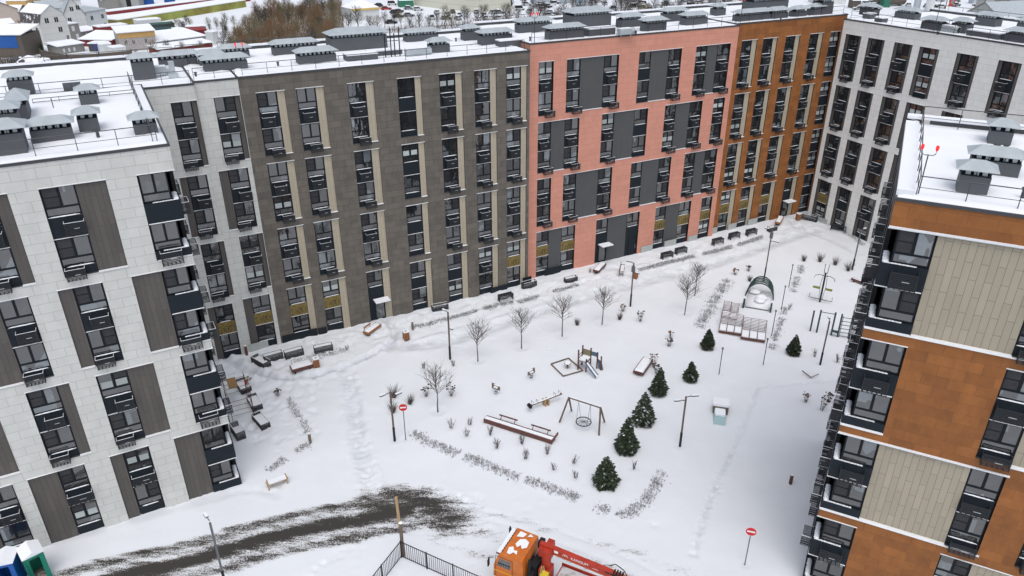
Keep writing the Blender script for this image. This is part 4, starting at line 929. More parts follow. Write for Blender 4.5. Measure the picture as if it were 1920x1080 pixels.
# bollards
pr = None
for p, h, m_, lb in [((774,617),.95,WOOD,'short wooden bollard beside the low hedge by the brown section'),((582,831),.9,WOOD,'short wooden bollard between the two loose hedges on the left'),((1482,906),.8,WOODR,'short reddish bollard alone in the open snow near the right block'),((463,665),.9,WOODR,'short reddish stake by the dark cages under the left corner')]:
    r = thing('bollard', lb, 'bollard', gp(*p)); b = MB(); b.box(-.09,.09,-.09,.09,-.1,h); b.build('post', m_, r); b = MB(); b.box(-.09,.09,-.09,.09,h+.002,h+.06); b.build('snow_cap', SNOW, r)
# ---- no entry signs
RED = mat('sign_red', (0.55, 0.012, 0.02), rough=0.4); WHITE = mat('sign_white', (0.8,0.8,0.8), rough=0.5)
def sign(label, p, h, yaw):
    r = thing('road_sign', label, 'road sign', gp(*p), yaw, 'no entry signs'); b = MB(); b.tube([(0,0,-.2),(0,0,h-.1)], .035, 7); b.build('pole', POLEG, r)
    d = MB(); n = 24; ring = [(.35*math.cos(a*2*math.pi/n), .35*math.sin(a*2*math.pi/n)) for a in range(n)]
    d.quad([(x, -.05, h-.35+z) for x, z in ring]); d.quad([(x, -.035, h-.35+z) for x, z in ring][::-1])
    for i in range(n): x, z = ring[i]; x2, z2 = ring[(i+1) % n]; d.quad([(x,-.035,h-.35+z),(x2,-.035,h-.35+z2),(x2,-.05,h-.35+z2),(x,-.05,h-.35+z)])
    d.box(-.24,.24,-.056,-.051,h-.41,h-.29, 1)
    n2 = [(.35*math.cos(a*2*math.pi/n), .35*math.sin(a*2*math.pi/n), .322*math.cos(a*2*math.pi/n), .322*math.sin(a*2*math.pi/n)) for a in range(n+1)]
    for q, q2 in zip(n2[:-1], n2[1:]): d.quad([(q[0],-.0525,h-.35+q[1]),(q2[0],-.0525,h-.35+q2[1]),(q2[2],-.0525,h-.35+q2[3]),(q[2],-.0525,h-.35+q[3])], 1)
    d.build('disc', [RED, WHITE], r); return r
sign('round red no entry sign beside the left double arm lamp post', (760.7,824), 3.4, .15); sign('round red no entry sign standing alone near the right block', (1396.7,1057), 3.15, -.3)
# ---- bins
def bin_(label, p):
    r = thing('litter_bin', label, 'litter bin', gp(*p), rw.uniform(0,1.5), 'orange wooden litter bins'); b = MB()
    for i in range(4): b.box(-.26+i*.13,-.14+i*.13-.015,-.26,-.24,.05,.85); b.box(-.26+i*.13,-.14+i*.13-.015,.24,.26,.05,.85); b.box(-.26,-.24,-.24+i*.12,-.13+i*.12-.01,.05,.85); b.box(.24,.26,-.24+i*.12,-.13+i*.12-.01,.05,.85)
    b.build('slats', WOODO, r); b = MB(); b.box(-.23,.23,-.23,.23,0,.8); b.build('liner', BLACK, r); b = MB(); b.box(-.28,.28,-.28,-.1,.85,.93); b.box(-.28,.28,.1,.28,.85,.93); b.box(-.28,-.1,-.1,.1,.85,.93); b.box(.1,.28,-.1,.1,.85,.93); b.build('snowy_rim', SNOW, r)
bin_('orange slatted litter bin at the end of the red framed bench', (594,687)); bin_('orange slatted litter bin beside the trodden path by the brown section', (762,636)); bin_('orange slatted litter bin partly behind the lamp post by the salmon section', (1191,522)); bin_('orange slatted litter bin at the far end of the path by the rust section', (1496,413))
# ---- sled shaped benches with snow
def bench(label, p, p2, wd=.75, h=.42, m=WOODR, snow=.16, back=False):
    a, b_ = gp(*p), gp(*p2); L = (b_-a).length; r = thing('bench', label, 'bench', a, math.atan2(b_.y-a.y, b_.x-a.x))
    s = MB(); s.box(0,L,-wd/2,-wd/2+.08,.18,h); s.box(0,L,wd/2-.08,wd/2,.18,h); s.box(0,.08,-wd/2+.08,wd/2-.08,.18,h); s.box(L-.08,L,-wd/2+.08,wd/2-.08,.18,h)
    for i in range(6): y = -wd/2+.1+i*(wd-.2)/6; s.box(.09,L-.09,y,y+(wd-.2)/6-.02,h-.06,h-.02)
    s.build('seat', m, r)
    for x in (.25, L-.35): l_ = MB(); l_.box(x,x+.1,-wd/2+.1,wd/2-.1,-.15,.18); l_.build('leg', BLACK, r)
    q = MB(); n = max(4, int(L/.3)); rr = random.Random(int(L*99))
    pv = None
    for i in range(n+1):
        x = .06+(L-.12)*i/n; e = min(1, min(i, n-i)/1.2+.25); hh = snow*e*rr.uniform(.85,1.1)
        c = [(x,-wd/2+.05,h-.019),(x,-wd/2+.12,h+hh*.8),(x,0,h+hh),(x,wd/2-.12,h+hh*.8),(x,wd/2-.05,h-.019)]
        if pv:
            for j in range(4): q.quad([pv[j],c[j],c[j+1],pv[j+1]])
        pv = c
    q.build('snow', SNOW, r, smooth=True)
    if back:
        k = MB(); k.beam((L*.1,wd/2+.02,h+.25),(L*.62,wd/2+.02,h+.25),.06,.14)
        for x in (L*.15, L*.55): k.beam((x,wd/2+.02,h-.1),(x,wd/2+.02,h+.2),.05)
        k.build('backrest', WOODO, r)
    return r
bench('red wooden bench under a thick slab of snow next to an orange bin', (546,697), (586,686), .9, .45, WOODR, .22)
bench('orange wooden bench with a short backrest beside the entrance of the brown section', (686,628), (710,611), .7, .42, WOODO, .10, True)
bench('narrow snow covered bench before the entrance of the salmon section', (1117,513), (1131,498), .75, .42, WOODR, .14)
bench('snow covered bench at the far end of the path by the rust section', (1457,423), (1464,411), .7, .42, WOODO, .16)
bench('wide log bench filled with snow beside the slim spruce', (1196,705), (1215,678), .95, .4, WOODR, .15)
bench('dark red plank bench end beside the right block', (1596,527), (1624,537), .35, .4, WOODR, .03)
# long low bench
a, b_ = gp(910,790), gp(1038,831); L = (b_-a).length
r = thing('long_bench', 'very long dark red bench buried in snow across the lower garden', 'bench', a, math.atan2(b_.y-a.y, b_.x-a.x)); s = MB(); s.box(0,L,-.3,-.22,.05,.36); s.box(0,L,.22,.30,.05,.36); s.box(0,L,-.22,.22,.30,.34); s.build('seat', WOODR, r)
for x0, x1 in ((L*.17,L*.44),(L*.64,L*.92)):
    k = MB(); k.beam((x0,.5,.62),(x1,.5,.62),.10,.07); k.beam((x0+.2,.3,.35),(x0+.2,.5,.6),.05); k.beam((x1-.2,.3,.35),(x1-.2,.5,.6),.05); k.build('backrest', WOODR, r)
k = MB(); k.beam((L-.03,-.25,.3),(L+.05,.7,.45),.08,.2); k.build('end_board', WOODR, r); q = MB(); q.box(.05,L-.05,-.18,.16,.345,.39); q.build('snow', SNOW, r)
# wooden bench seen from behind and the pine bench
def seat_bench(label, p, ang, m, wd=1.5, back=True, desc='bench'):
    r = thing('wooden_bench', label, 'bench', gp(*p), ang); s = MB()
    for i in range(4): s.box(-wd/2,wd/2,-.22+i*.12,-.12+i*.12,.42,.46)
    s.build('seat', m, r)
    for x in (-wd/2+.05, wd/2-.12):
        l_ = MB(); l_.box(x,x+.07,-.22,-.15,-.1,.62); l_.box(x,x+.07,.2,.27,-.1,.95 if back else .62); l_.box(x,x+.07,-.15,.2,.58,.62); l_.build('leg', m, r)
    if back: k = MB(); [k.box(-wd/2,wd/2,.22,.25,z,z+.1) for z in (.52,.66,.8)]; k.build('backrest', m, r)
    q = MB(); q.box(-wd/2+.05,wd/2-.05,-.2,.18,.462,.58); q.build('snow', SNOW, r)
seat_bench('grey weathered wooden bench with a high back, seen end on by the salmon section', (1166,512), 1.35, WOOD, 2.0)
seat_bench('pale pine bench facing the road at the lower left of the courtyard', (521,910), AZC+.05, WOODP, 1.5, False)
# ---- air conditioner cages left lying on the snow
def ground_cage(label, p, ang, wd=1.7, h=.75, dp=.55, flip=False, open_=True):
    r = thing('metal_cage', label, 'metal cage', gp(*p), ang, 'air conditioner cages lying on the snow')
    fr = MB(); t = .04
    for x in (-wd/2, wd/2-t):
        for y in (-dp/2, dp/2-t): fr.box(x,x+t,y,y+t,-.05,h)
    fr.box(-wd/2,wd/2,-dp/2,-dp/2+t,h-t,h-.001); fr.box(-wd/2,wd/2,dp/2-t,dp/2,h-t,h-.001); fr.build('frame', CAGEM, r)
    for nm, (x0,x1,y0,y1) in (('slatted_side' if not flip else 'slatted_back',(-wd/2+t,wd/2-t,-dp/2+.005,-dp/2+.02) if not flip else (-wd/2+t,wd/2-t,dp/2-.02,dp/2-.005)), ('slatted_end',(-wd/2+.005,-wd/2+.02,-dp/2+t,dp/2-t)), ('slatted_end',(wd/2-.02,wd/2-.005,-dp/2+t,dp/2-t))):
        s = MB(); n = 9
        for i in range(n): z = h*i/n; s.box(x0,x1,y0,y1,z,z+h/n*.72)
        s.build(nm, CAGEM, r)
    if flip: s = MB(); [s.box(-wd/2+t,wd/2-t,-dp/2+t+i*(dp-2*t)/6,-dp/2+t+(i+.7)*(dp-2*t)/6,h-.03,h-.012) for i in range(6)]; s.build('slatted_top', CAGEM, r)
    else:
        s = MB(); s.box(-wd/2+t,wd/2-t,-dp/2+t,dp/2-t,-.05,.3); s.build('snow_fill', SNOW, r); s = MB(); s.box(-wd/2,wd/2,-dp/2,-dp/2+t,h,h+.03); s.box(-wd/2,wd/2,dp/2-t,dp/2,h,h+.03); s.build('snowy_rim', SNOW, r)
    return r
a0 = AZC
for lb, p, ang, kw in [('dark slatted cage turned askew under the corner of the left block', (490,682), a0-1.15, dict(wd=1.9,dp=.8,h=.6)),
 ('dark slatted cage, first upright one right of the askew cage', (513,674), a0+.05, {}), ('dark slatted cage, middle one of three upright by the brown section', (552,668), a0+.05, {}), ('dark slatted cage, right one of three upright by the brown section', (607,659), a0-.05, {}),
 ('dark slatted cage half buried below the beige strips, left of the slim lamp post top', (825,580), a0-.1, dict(h=.6)), ('dark slatted cage lying on its open side above the short hedge', (948,563), a0, dict(flip=True,wd=1.6)), ('dark slatted cage at the border of brown and salmon sections', (992,538), a0+.05, {}),
 ('dark open cage with snow inside before the salmon section', (1070,527), a0, dict(wd=1.5,h=.6)), ('dark overturned cage, first of the pair right of the salmon entrance', (1250,484), a0, dict(flip=True,wd=1.5)), ('dark overturned cage, second of the pair right of the salmon entrance', (1276,476), a0, dict(flip=True,wd=1.5)),
 ('dark overturned cage, leftmost of three below the rust section', (1345,459), a0, dict(flip=True,wd=1.5)), ('dark overturned cage, middle one of three below the rust section', (1376,447), a0, dict(flip=True,wd=1.5)), ('dark overturned cage, rightmost of three below the rust section', (1408,440), a0, dict(flip=True,wd=1.5)),
 ('dark cage beside the far snowy bench', (1447,433), a0, dict(wd=1.3,h=.6)), ('dark slatted cage in the inner corner of the courtyard', (1517,413), a0-1.2, dict(wd=2.0)), ('dark overturned cage in front of the scaffold', (1571,433), a0-1.1, dict(flip=True,wd=1.8)),
 ('slatted cage lying lengthwise, furthest of three near the left block scaffold', (457,727), a0-1.45, dict(wd=1.8,dp=.9,h=.55)), ('slatted cage lying lengthwise, middle of three near the left block scaffold', (478,758), a0-1.5, dict(wd=1.9,dp=.85,h=.55)), ('slatted cage lying lengthwise, nearest of three near the left block scaffold', (490,793), a0-1.35, dict(wd=1.9,dp=.75,h=.55)),
 ('dark cage upended against the foot of the left block', (447,815), a0-1.4, dict(wd=1.6,dp=.7,h=.8))]: ground_cage(lb, p, ang, **kw)
# ---- play equipment
r = thing('play_tower', 'small climbing tower with wooden posts, blue side and snowy slide', 'play tower', gp(1103,694), ga(1096,700,1118,708)+.1); 
posts = [(-1.15,.7,2.3),(-1.15,-.5,2.3),(-.1,.8,2.2),(.75,.85,1.9),(1.3,.75,1.6),(-.1,-.5,1.5)]
r.scale = (.74,.74,.92)
for x, y, h in posts: b = MB(); b.box(x-.07,x+.07,y-.07,y+.07,-.1,h); b.box(x-.065,x+.065,y-.065,y+.065,h+.001,h+.05,1); b.build('post', [WOODR, SNOW], r)
b = MB(); b.box(-1.1,-.05,-.45,.75,1.0,1.06); b.build('platform', WOOD, r); b = MB(); b.box(-1.05,-.1,-.4,.7,1.062,1.2); b.build('snow', SNOW, r)
b = MB(); b.box(-1.1,-.15,.72,.76,1.25,1.9); b.build('side_panel', mat('olive_panel', (.20,.19,.11)), r)
BLUEP = mat('play_blue', (.08,.13,.19), rough=.6)
b = MB(); b.box(0,.7,.8,.84,1.35,1.8); b.build('side_panel', BLUEP, r); b = MB(); b.quad([(.8,.9,1.1),(1.35,.8,.9),(1.6,.8,.0),(.9,.95,.0)]); b.quad([(.8,.94,1.1),(.9,.99,.0),(1.6,.84,.0),(1.35,.84,.9)]); b.build('side_panel', BLUEP, r)
b = MB()
for i in range(5): b.beam((-1.2,-.5,.25+i*.32),(-1.2,.7,.25+i*.32),.05)
b.build('ladder', WOODR, r)
b = MB(); b.beam((-.1,-.5,1.05),(1.6,-1.15,.15),.55,.05,0); b.beam((-.1,-.78,1.15),(1.6,-1.43,.25),.05,.2,1); b.beam((-.1,-.22,1.15),(1.6,-.87,.25),.05,.2,1); b.build('slide', [SNOW, BLUEP], r)
# sandbox and its table
P = [gp(*q) for q in ((1033,684),(1056,707),(1093,696),(1066,673))]; r = thing('sandbox', 'square timber sandbox frame buried in snow left of the climbing tower', 'sandbox', P[0])
for i in range(4): b = MB(); b.beam(P[i]-P[0]+Vector((0,0,.10)), P[(i+1) % 4]-P[0]+Vector((0,0,.10)), .07, .1); b.build('timber', WOOD, r)
r = thing('play_table', 'tiny round play table standing inside the sandbox', 'table', gp(1064,690)); b = MB(); b.tube([(0,0,.5),(0,0,.56)], .33, 12); b.build('table_top', WOOD, r); b = MB(); b.tube([(0,0,-.1),(0,0,.5)], .07, 8); b.build('leg', WOOD, r); b = MB(); b.tube([(0,0,.562),(0,0,.64)], [.3,.24], 12); b.build('snow', SNOW, r)
# swing
A1, A2, B1, B2 = gp(1049,791), gp(1072,770), gp(1123,816), gp(1134,790); r = thing('swing', 'wooden swing frame with a round basket seat', 'swing', A1)
ta, tb = at(1066.7,745,2.45), at(1126,764,2.45); o = A1.copy(); b = MB(); b.beam(ta-o, tb-o, .12); b.beam(ta-o+Vector((0,0,.09)), tb-o+Vector((0,0,.09)), .1, .05, 1); b.build('top_beam', [WOOD, SNOW], r)
for p, t in ((A1,ta),(A2,ta),(B1,tb),(B2,tb)): b = MB(); b.tube([p-o-Vector((0,0,.1)), t-o], .075, 8); b.build('leg', WOOD, r)
mc = ta.lerp(tb,.5)-o; dr = (tb-ta).normalized(); nr = Vector((-dr.y, dr.x, 0)); cz = .55; cc = Vector((mc.x, mc.y, cz))
b = MB(); b.tube([cc+dr*.6*math.cos(a/10*math.pi)+nr*.6*math.sin(a/10*math.pi) for a in range(21)], .04, 6); b.build('basket_ring', BLACK, r)
b = MB()
for sx in (-1,1):
    for sy in (-1,1): b.tube([cc+dr*.45*sx+nr*.4*sy, mc+dr*.5*sx], .012, 4)
b.build('rope', BLACK, r); b = MB(); [b.beam(cc+dr*.55*math.cos(a)+nr*.55*math.sin(a), cc-dr*.55*math.cos(a)-nr*.55*math.sin(a), .025) for a in (0,.52,1.05,1.57,2.09,2.62)]; b.build('seat_net', POLEG, r)
# seesaw
a, b_ = gp(993,770), gp(1053,750); L = (b_-a).length; r = thing('seesaw', 'wooden seesaw lightly covered with snow left of the swing', 'seesaw', a, math.atan2(b_.y-a.y, b_.x-a.x))
b = MB(); b.beam((0,0,.45),(L,0,.62),.14,.1); b.beam((.2,0,.52),(L-.2,0,.685),.12,.03,1); b.build('beam', [WOOD, SNOW], r); b = MB(); b.box(L/2-.2,L/2-.1,-.25,.25,-.1,.6); b.box(L/2+.1,L/2+.2,-.25,.25,-.1,.6); b.build('pivot', WOODP, r)
for x, z in ((.25,.5),(.7,.5),(L-.25,.65),(L-.7,.62)): b = MB(); b.tube([(x,-.15,z),(x,-.15,z+.3),(x,.15,z+.3),(x,.15,z)], .018, 5); b.build('handle', POLEG, r)
b = MB(); b.tube([(0,-.2,.45),(0,.2,.45)], .16, 10); b.build('tyre', BLACK, r)
def rider(label, p):
    r = thing('spring_rider', label, 'spring rider', gp(*p), rw.uniform(0,3)); b = MB(); b.tube([(.12*math.cos(i*.9),.12*math.sin(i*.9),i*.025) for i in range(16)], .02, 5); b.build('spring', BLACK, r)
    b = MB(); b.box(-.4,.4,-.02,.02,.4,.75); b.box(-.2,.2,-.16,.16,.55,.6); b.box(.2,.4,-.02,.02,.75,.95); b.build('body', WOOD, r); b = MB(); b.tube([(.2,-.2,.85),(.2,.2,.85)], .02, 5); b.build('handle', POLEG, r); b = MB(); b.box(-.2,.15,-.15,.15,.602,.72); b.build('snow', SNOW, r)
rider('snow dusted spring rider alone in the snow left of the sandbox', (996,709)); rider('snow dusted spring rider far left of the seesaw', (930,738))
# playhouse with small slide
r = thing('playhouse', 'small snow covered playhouse with a pale blue chute', 'playhouse', gp(1350,775), -.25); b = MB(); b.box(-.6,.6,-.1,.8,0,.75); b.build('wall', WOOD, r); b = MB(); b.box(-.65,.65,-.15,.85,.75,.95); b.build('snow_roof', SNOW, r)
TEAL = mat('pale_teal', (.25,.40,.43), rough=.4); b = MB(); b.box(-.5,.4,-1.15,-.12,-.1,.45); b.quad([(-.5,-1.6,0),(.4,-1.6,0),(.4,-1.152,.45),(-.5,-1.152,.45)]); b.build('chute', TEAL, r); b = MB(); b.box(-.45,.35,-1.05,-.14,.452,.60); b.build('snow', SNOW, r)
# fitness station
DG = mat('dark_green_paint', (.03,.06,.06), rough=.5); YG = mat('lime_paint', (.20,.22,.04), rough=.5)
r = thing('fitness_station', 'tall outdoor fitness station with levers and lime seats', 'fitness equipment', gp(1537,566), ga(1525,560,1552,566)); b = MB(); b.tube([(0,0,-.1),(0,0,3.4)], .09, 8); b.build('mast', BLACK, r)
for s in (-1,1):
    b = MB(); b.tube([(s*.15,0,3.3),(s*.2,.1,4.3),(s*.12,.1,4.3)], .03, 6); b.build('top_frame', BLACK, r)
    b = MB(); b.tube([(0,0,3.0),(s*.5,0,3.1),(s*.95,.0,2.9),(s*1.0,0,2.6)], .03, 6); b.build('lever', BLACK, r)
    b = MB(); b.tube([(0,0,.35),(s*.7,0,.3),(s*1.15,0,.35),(s*1.1,0,.8)], .035, 6); b.build('foot_bar', BLACK, r)
    b = MB(); b.box(min(s*.25,s*.95),max(s*.25,s*.95),-.2,.2,1.55,1.63); b.build('seat', YG, r)
    b = MB(); b.tube([(s*.15,0,.3),(s*.28,0,1.9),(s*.2,0,3.2)], .025, 5); b.build('rod', POLEG, r)
# pull up bars
P = [gp(*q) for q in ((1519,620),(1531,623),(1558,628),(1570,631),(1590,634))]; r = thing('pull_up_bars', 'dark pull up bars with a ladder wall and a small bench', 'fitness equipment', P[0]); o = P[0]; hs_ = [2.25,2.5,2.5,2.5,2.5]
for p, h in zip(P, hs_): b = MB(); b.box(p.x-o.x-.06,p.x-o.x+.06,p.y-o.y-.06,p.y-o.y+.06,-.1,h); b.build('post', DG, r)
b = MB(); b.beam(P[1]-o+Vector((0,0,2.3)), P[2]-o+Vector((0,0,2.3)), .05); b.beam(P[2]-o+Vector((0,0,.5)), P[3]-o+Vector((0,0,.5)), .4, .06); b.build('bar', DG, r)
b = MB()
for z in (.15,.55,.95,1.35,1.75,2.15): b.beam(P[3]-o+Vector((0,0,z)), P[4]-o+Vector((0,0,z)), .045)
b.beam(P[3].lerp(P[4],.15)-o, P[3].lerp(P[4],.15)-o+Vector((0,0,2.3)), .04); b.build('ladder', DG, r)
# green ribbed dome over a seat, snow inside
GRN = mat('dome_green', (.025,.055,.05), rough=.45); c0, c1 = at(1424,566), at(1424,535)
r = thing('ribbed_dome', 'half round dark green pergola of curved ribs over a snowy seat', 'pergola', (gp(1424,556)), -.38)
for i in range(5):
    y = -.25+i*.44; R1 = 1.42-(.04*i); b = MB(); b.tube([(R1*math.cos(a/12*math.pi), y+.25*math.sin(a/12*math.pi), 1.6*math.sin(a/12*math.pi)) for a in range(13)], .07, 6); b.build('rib', GRN, r)
b = MB()
for k in range(1,6):
    a = k/6*math.pi; b.tube([(1.4*math.cos(a), -.25+.25*math.sin(a), 1.6*math.sin(a)), (1.28*math.cos(a), 1.51+.25*math.sin(a), 1.6*math.sin(a))], .028, 5)
b.build('rail', GRN, r)
for sx in (-1.35,1.35): b = MB(); b.box(sx-.09,sx+.09,-3.2,-2.2,.0,.62); b.build('arm_rest', GRN, r)
b = MB(); b.box(-1.15,1.15,-2.95,1.2,0,.10); b.build('deck', WOOD, r); b = MB(); b.box(-1.15,1.15,-2.95,1.15,.101,.22); b.blob((.2,-1.0,.40), .7, 0, 4, .12, .6); b.blob((-.5,.3,.4), .6, 0, 5, .12, .5); b.blob((.1,-1.6,.4), .6, 0, 6, .1, .25); b.build('snow', SNOW, r, smooth=True)
# slatted loungers
def lounger(label, p, ang, wd, L=2.5, cells=3, group='slatted sun loungers under snow'):
    r = thing('sun_lounger', label, 'sun lounger', gp(*p), ang, group); prof = [(0,.25),(L*.45,.35),(L*.62,.55),(L,.95)]
    f = MB()
    for i in range(cells+1):
        x = -wd/2+wd*i/cells
        for (a, z), (c, z2) in zip(prof[:-1], prof[1:]): f.beam((x,a,z),(x,c,z2),.05,.09)
    f.beam((-wd/2,0,.2),(wd/2,0,.2),.06,.2); f.build('frame', WOODR, r)
    s = MB(); n = 9
    for i in range(n):
        t = i/(n-1); y = L*.5+t*L*.48; z = np.interp(y, [q[0] for q in prof], [q[1] for q in prof])+.06; s.box(-wd/2+.03,wd/2-.03,y-.05,y+.04,z,z+.03,0); s.box(-wd/2+.04,wd/2-.04,y-.03,y+.035,z+.031,z+.05,1)
    s.build('slats', [WOODR, SNOW], r)
    q = MB()
    for i in range(cells): x0 = -wd/2+wd*i/cells+.05; q.box(x0, x0+wd/cells-.1, .05, L*.46, .33, .40)
    q.build('snow', SNOW, r)
    for x in (-wd/2+.1, wd/2-.1): l_ = MB(); l_.box(x-.04,x+.04,.2,.28,-.1,.25); l_.box(x-.04,x+.04,L*.85,L*.85+.08,-.1,.75); l_.build('leg', WOODR, r)
lounger('narrow slatted sun lounger, left one of the back pair beside the green dome', (1360,598), -.33, .75, 2.1, 1); lounger('narrow slatted sun lounger, right one of the back pair beside the green dome', (1374,602), -.33, .75, 2.1, 1)
lounger('wide slatted sun lounger, left one of the front pair with snow in its squares', (1368,628), -.33, 2.1, 2.7); lounger('wide slatted sun lounger, right one of the front pair with snow in its squares', (1411,640), -.33, 2.2, 2.9)
# bent see-through piece
a, b_, c_ = gp(1503,700), gp(1520,710), gp(1534,706); r = thing('balance_beam', 'thin bent balance beam poking out of the snow near the right block', 'balance beam', a); b = MB(); b.beam((0,0,.3), b_-a+Vector((0,0,.15)), .08); b.beam(b_-a+Vector((0,0,.15)), c_-a+Vector((0,0,.3)), .06); b.build('beam', WOOD, r)
# ---- scaffolds
def scaffold(label, p, ang, L, W_, h, m, boards, lv=2):
    r = thing('scaffold', label, 'scaffold', gp(*p), ang)
    for x in (0, L):
        for y in (0, W_): b = MB(); b.tube([(x,y,-.1),(x,y,h)], .025, 6); b.build('upright', m, r)
    b = MB()
    for i in range(1, int(h/.45)+1):
        z = i*.45
        for x in (0, L): b.tube([(x,0,z),(x,W_,z)], .018, 5)
    for z in (h*.5, h): b.tube([(0,0,z),(L,0,z)], .018, 5); b.tube([(0,W_,z),(L,W_,z)], .018, 5)
    b.tube([(0,0,.3),(L,0,h*.8)], .016, 5); b.tube([(L,W_,.3),(0,W_,h*.8)], .016, 5); b.build('brace', m, r)
    for z in boards: b = MB(); b.box(.02,L-.02,.05,W_-.05,z,z+.05); b.build('board', WOODP, r)
    return r
SCR = mat('scaffold_red', (.25,.04,.04), rough=.6); E_rz = EA.rotation_euler[2]
gs = gp(1560,416); scaffold('red scaffold with a worker on top at the foot of the east wing', (1562,422), E_rz, 1.7, .75, 2.35, SCR, (2.2,))
r = scaffold('long dark scaffold with a brown board against the foot of the left block', (424,748), ga(424,748,440,800), 3.4, 1.7, 2.2, mat('scaffold_dark', (.09,.04,.035), rough=.6), ())
b = MB(); b.box(.2,1.7,.3,1.0,2.0,2.06); b.build('board', mat('chipboard', (.28,.17,.07), rough=.8, var=.2), r); b = MB(); b.box(.8,1.6,1.62,1.74,1.9,1.98); b.build('red_tube', mat('bright_red_paint', (.45,.02,.02)), r)
# ---- worker on the scaffold
def skin_body(name, pts, edges, m, parent, mats=None):
    me = bpy.data.meshes.new(name); me.from_pydata([p[0] for p in pts], edges, []); o = place(me, name, parent); o.modifiers.new('skin', 'SKIN')
    for i, p in enumerate(pts): v = me.skin_vertices[0].data[i]; v.radius = p[1] if hasattr(p[1], '__len__') else (p[1], p[1]); v.use_root = (i == 0)
    sb = o.modifiers.new('sub', 'SUBSURF'); sb.levels = 1; sb.render_levels = 1; o.data.materials.append(m); return o
SKIN = mat('skin', (.55,.33,.24)); JACK = mat('blue_workwear', (.012,.09,.42), rough=.8, var=.15, vscale=8)
fp = gs.copy(); fl = Matrix.Rotation(E_rz, 4, 'Z'); base = gp(1562,422)+(fl @ Vector((1.05,.35,0))); base.z += 2.27
man = thing('person', 'worker in blue overalls standing on the red scaffold and reaching up to the wall', 'person', base, E_rz+math.pi)
P = [((0,0,.98),.15),((0,.01,1.2),.15),((0,.02,1.42),.17),((0,.02,1.52),.07),((0,.0,1.60),.065),((0,-.02,1.70),.095),
     ((-.09,0,.9),.11),((-.12,-.03,.5),.075),((-.13,.02,.08),.055),((-.13,-.14,.04),.045),((.09,0,.9),.11),((.14,-.05,.5),.075),((.17,.02,.08),.055),((.17,-.14,.04),.045),
     ((-.2,.02,1.42),.075),((-.36,-.14,1.40),.055),((-.42,-.38,1.50),.045),((-.43,-.47,1.53),.035),((.2,.02,1.42),.075),((.33,-.12,1.28),.055),((.26,-.36,1.34),.045),((.24,-.44,1.36),.035)]
Ed = [(0,1),(1,2),(2,3),(3,4),(4,5),(0,6),(6,7),(7,8),(8,9),(0,10),(10,11),(11,12),(12,13),(2,14),(14,15),(15,16),(16,17),(2,18),(18,19),(19,20),(20,21)]
skin_body('body', P, Ed, JACK, man)
b = MB(); b.blob((0,-.03,1.74), .105, 0, 1, .03, 1.15); b.box(-.02,.02,-.145,-.11,1.70,1.74); b.build('face', SKIN, man, smooth=True); b = MB(); b.blob((0,.01,1.78), .12, 0, 2, .05, .9); b.build('hood', JACK, man, smooth=True)
for s, c in ((-1,(-.44,-.5,1.54)),(1,(.23,-.47,1.37))):
    b = MB(); c = Vector(c); b.box(c.x-.035,c.x+.035,c.y-.05,c.y+.03,c.z-.015,c.z+.015)
    for k, l in enumerate((.055,.07,.075,.065)): b.tube([(c.x-.03+k*.02,c.y-.04,c.z),(c.x-.03+k*.02,c.y-.04-l*.6,c.z+.005),(c.x-.03+k*.02,c.y-.04-l,c.z-.02)], .009, 5)
    b.tube([(c.x+s*-.035,c.y,c.z),(c.x+s*-.07,c.y-.04,c.z-.01)], .010, 5); b.build('hand', WHITE, man)
for x in (-.13,.17): b = MB(); b.box(x-.05,x+.05,-.2,.06,.0,.09); b.build('boot', BLACK, man)
# ---- portable toilets
def toilet(label, p, col, ang, group='portable toilets'):
    m = mat('cabin_'+label.split()[0], col, rough=.45, var=.08); r = thing('portable_toilet', label, 'portable toilet', (p[0],p[1],0), ang, group); w_, d_, h = 1.1, 1.2, 2.2
    b = MB(); b.box(-w_/2,-w_/2+.05,0,d_,0,h); b.box(w_/2-.05,w_/2,0,d_,0,h); b.box(-w_/2+.05,w_/2-.05,d_-.05,d_,0,h); b.box(-w_/2+.05,-.28,0,.05,0,h); b.box(.28,w_/2-.05,0,.05,0,h); b.box(-.28,.28,0,.05,1.95,h); b.build('cabin', m, r)
    b = MB(); b.box(-w_/2+.05,w_/2-.05,.05,d_-.05,0,.15); b.blob((0,.5,.2), .38, 0, 3, .3, .6); b.build('rubbish', mat('rubbish', (.16,.12,.10), col2=(.4,.38,.36), cscale=9), r)
    b = MB(); X = w_/2+.05
    for s in (-1,1): b.quad([(s*X,-.08,h),(s*X,d_+.08,h),(0,d_+.08,h+.28),(0,-.08,h+.28)] if s > 0 else [(s*X,-.08,h),(0,-.08,h+.28),(0,d_+.08,h+.28),(s*X,d_+.08,h)])
    b.quad([(-X,-.08,h),(X,-.08,h),(0,-.08,h+.28)]); b.quad([(X,d_+.08,h),(-X,d_+.08,h),(0,d_+.08,h+.28)]); b.build('snowy_roof', SNOW, r)
    b = MB(); b.box(-w_/2,-w_/2+.03,-.5,-.02,.1,1.9); b.build('door', m, r)
toilet('green portable toilet standing open beside the blue one', (-28.85,32.55), (.01,.22,.15), math.radians(44)); toilet('blue portable toilet at the lower left corner of the picture', (-30.3,31.85), (.01,.10,.38), math.radians(18))
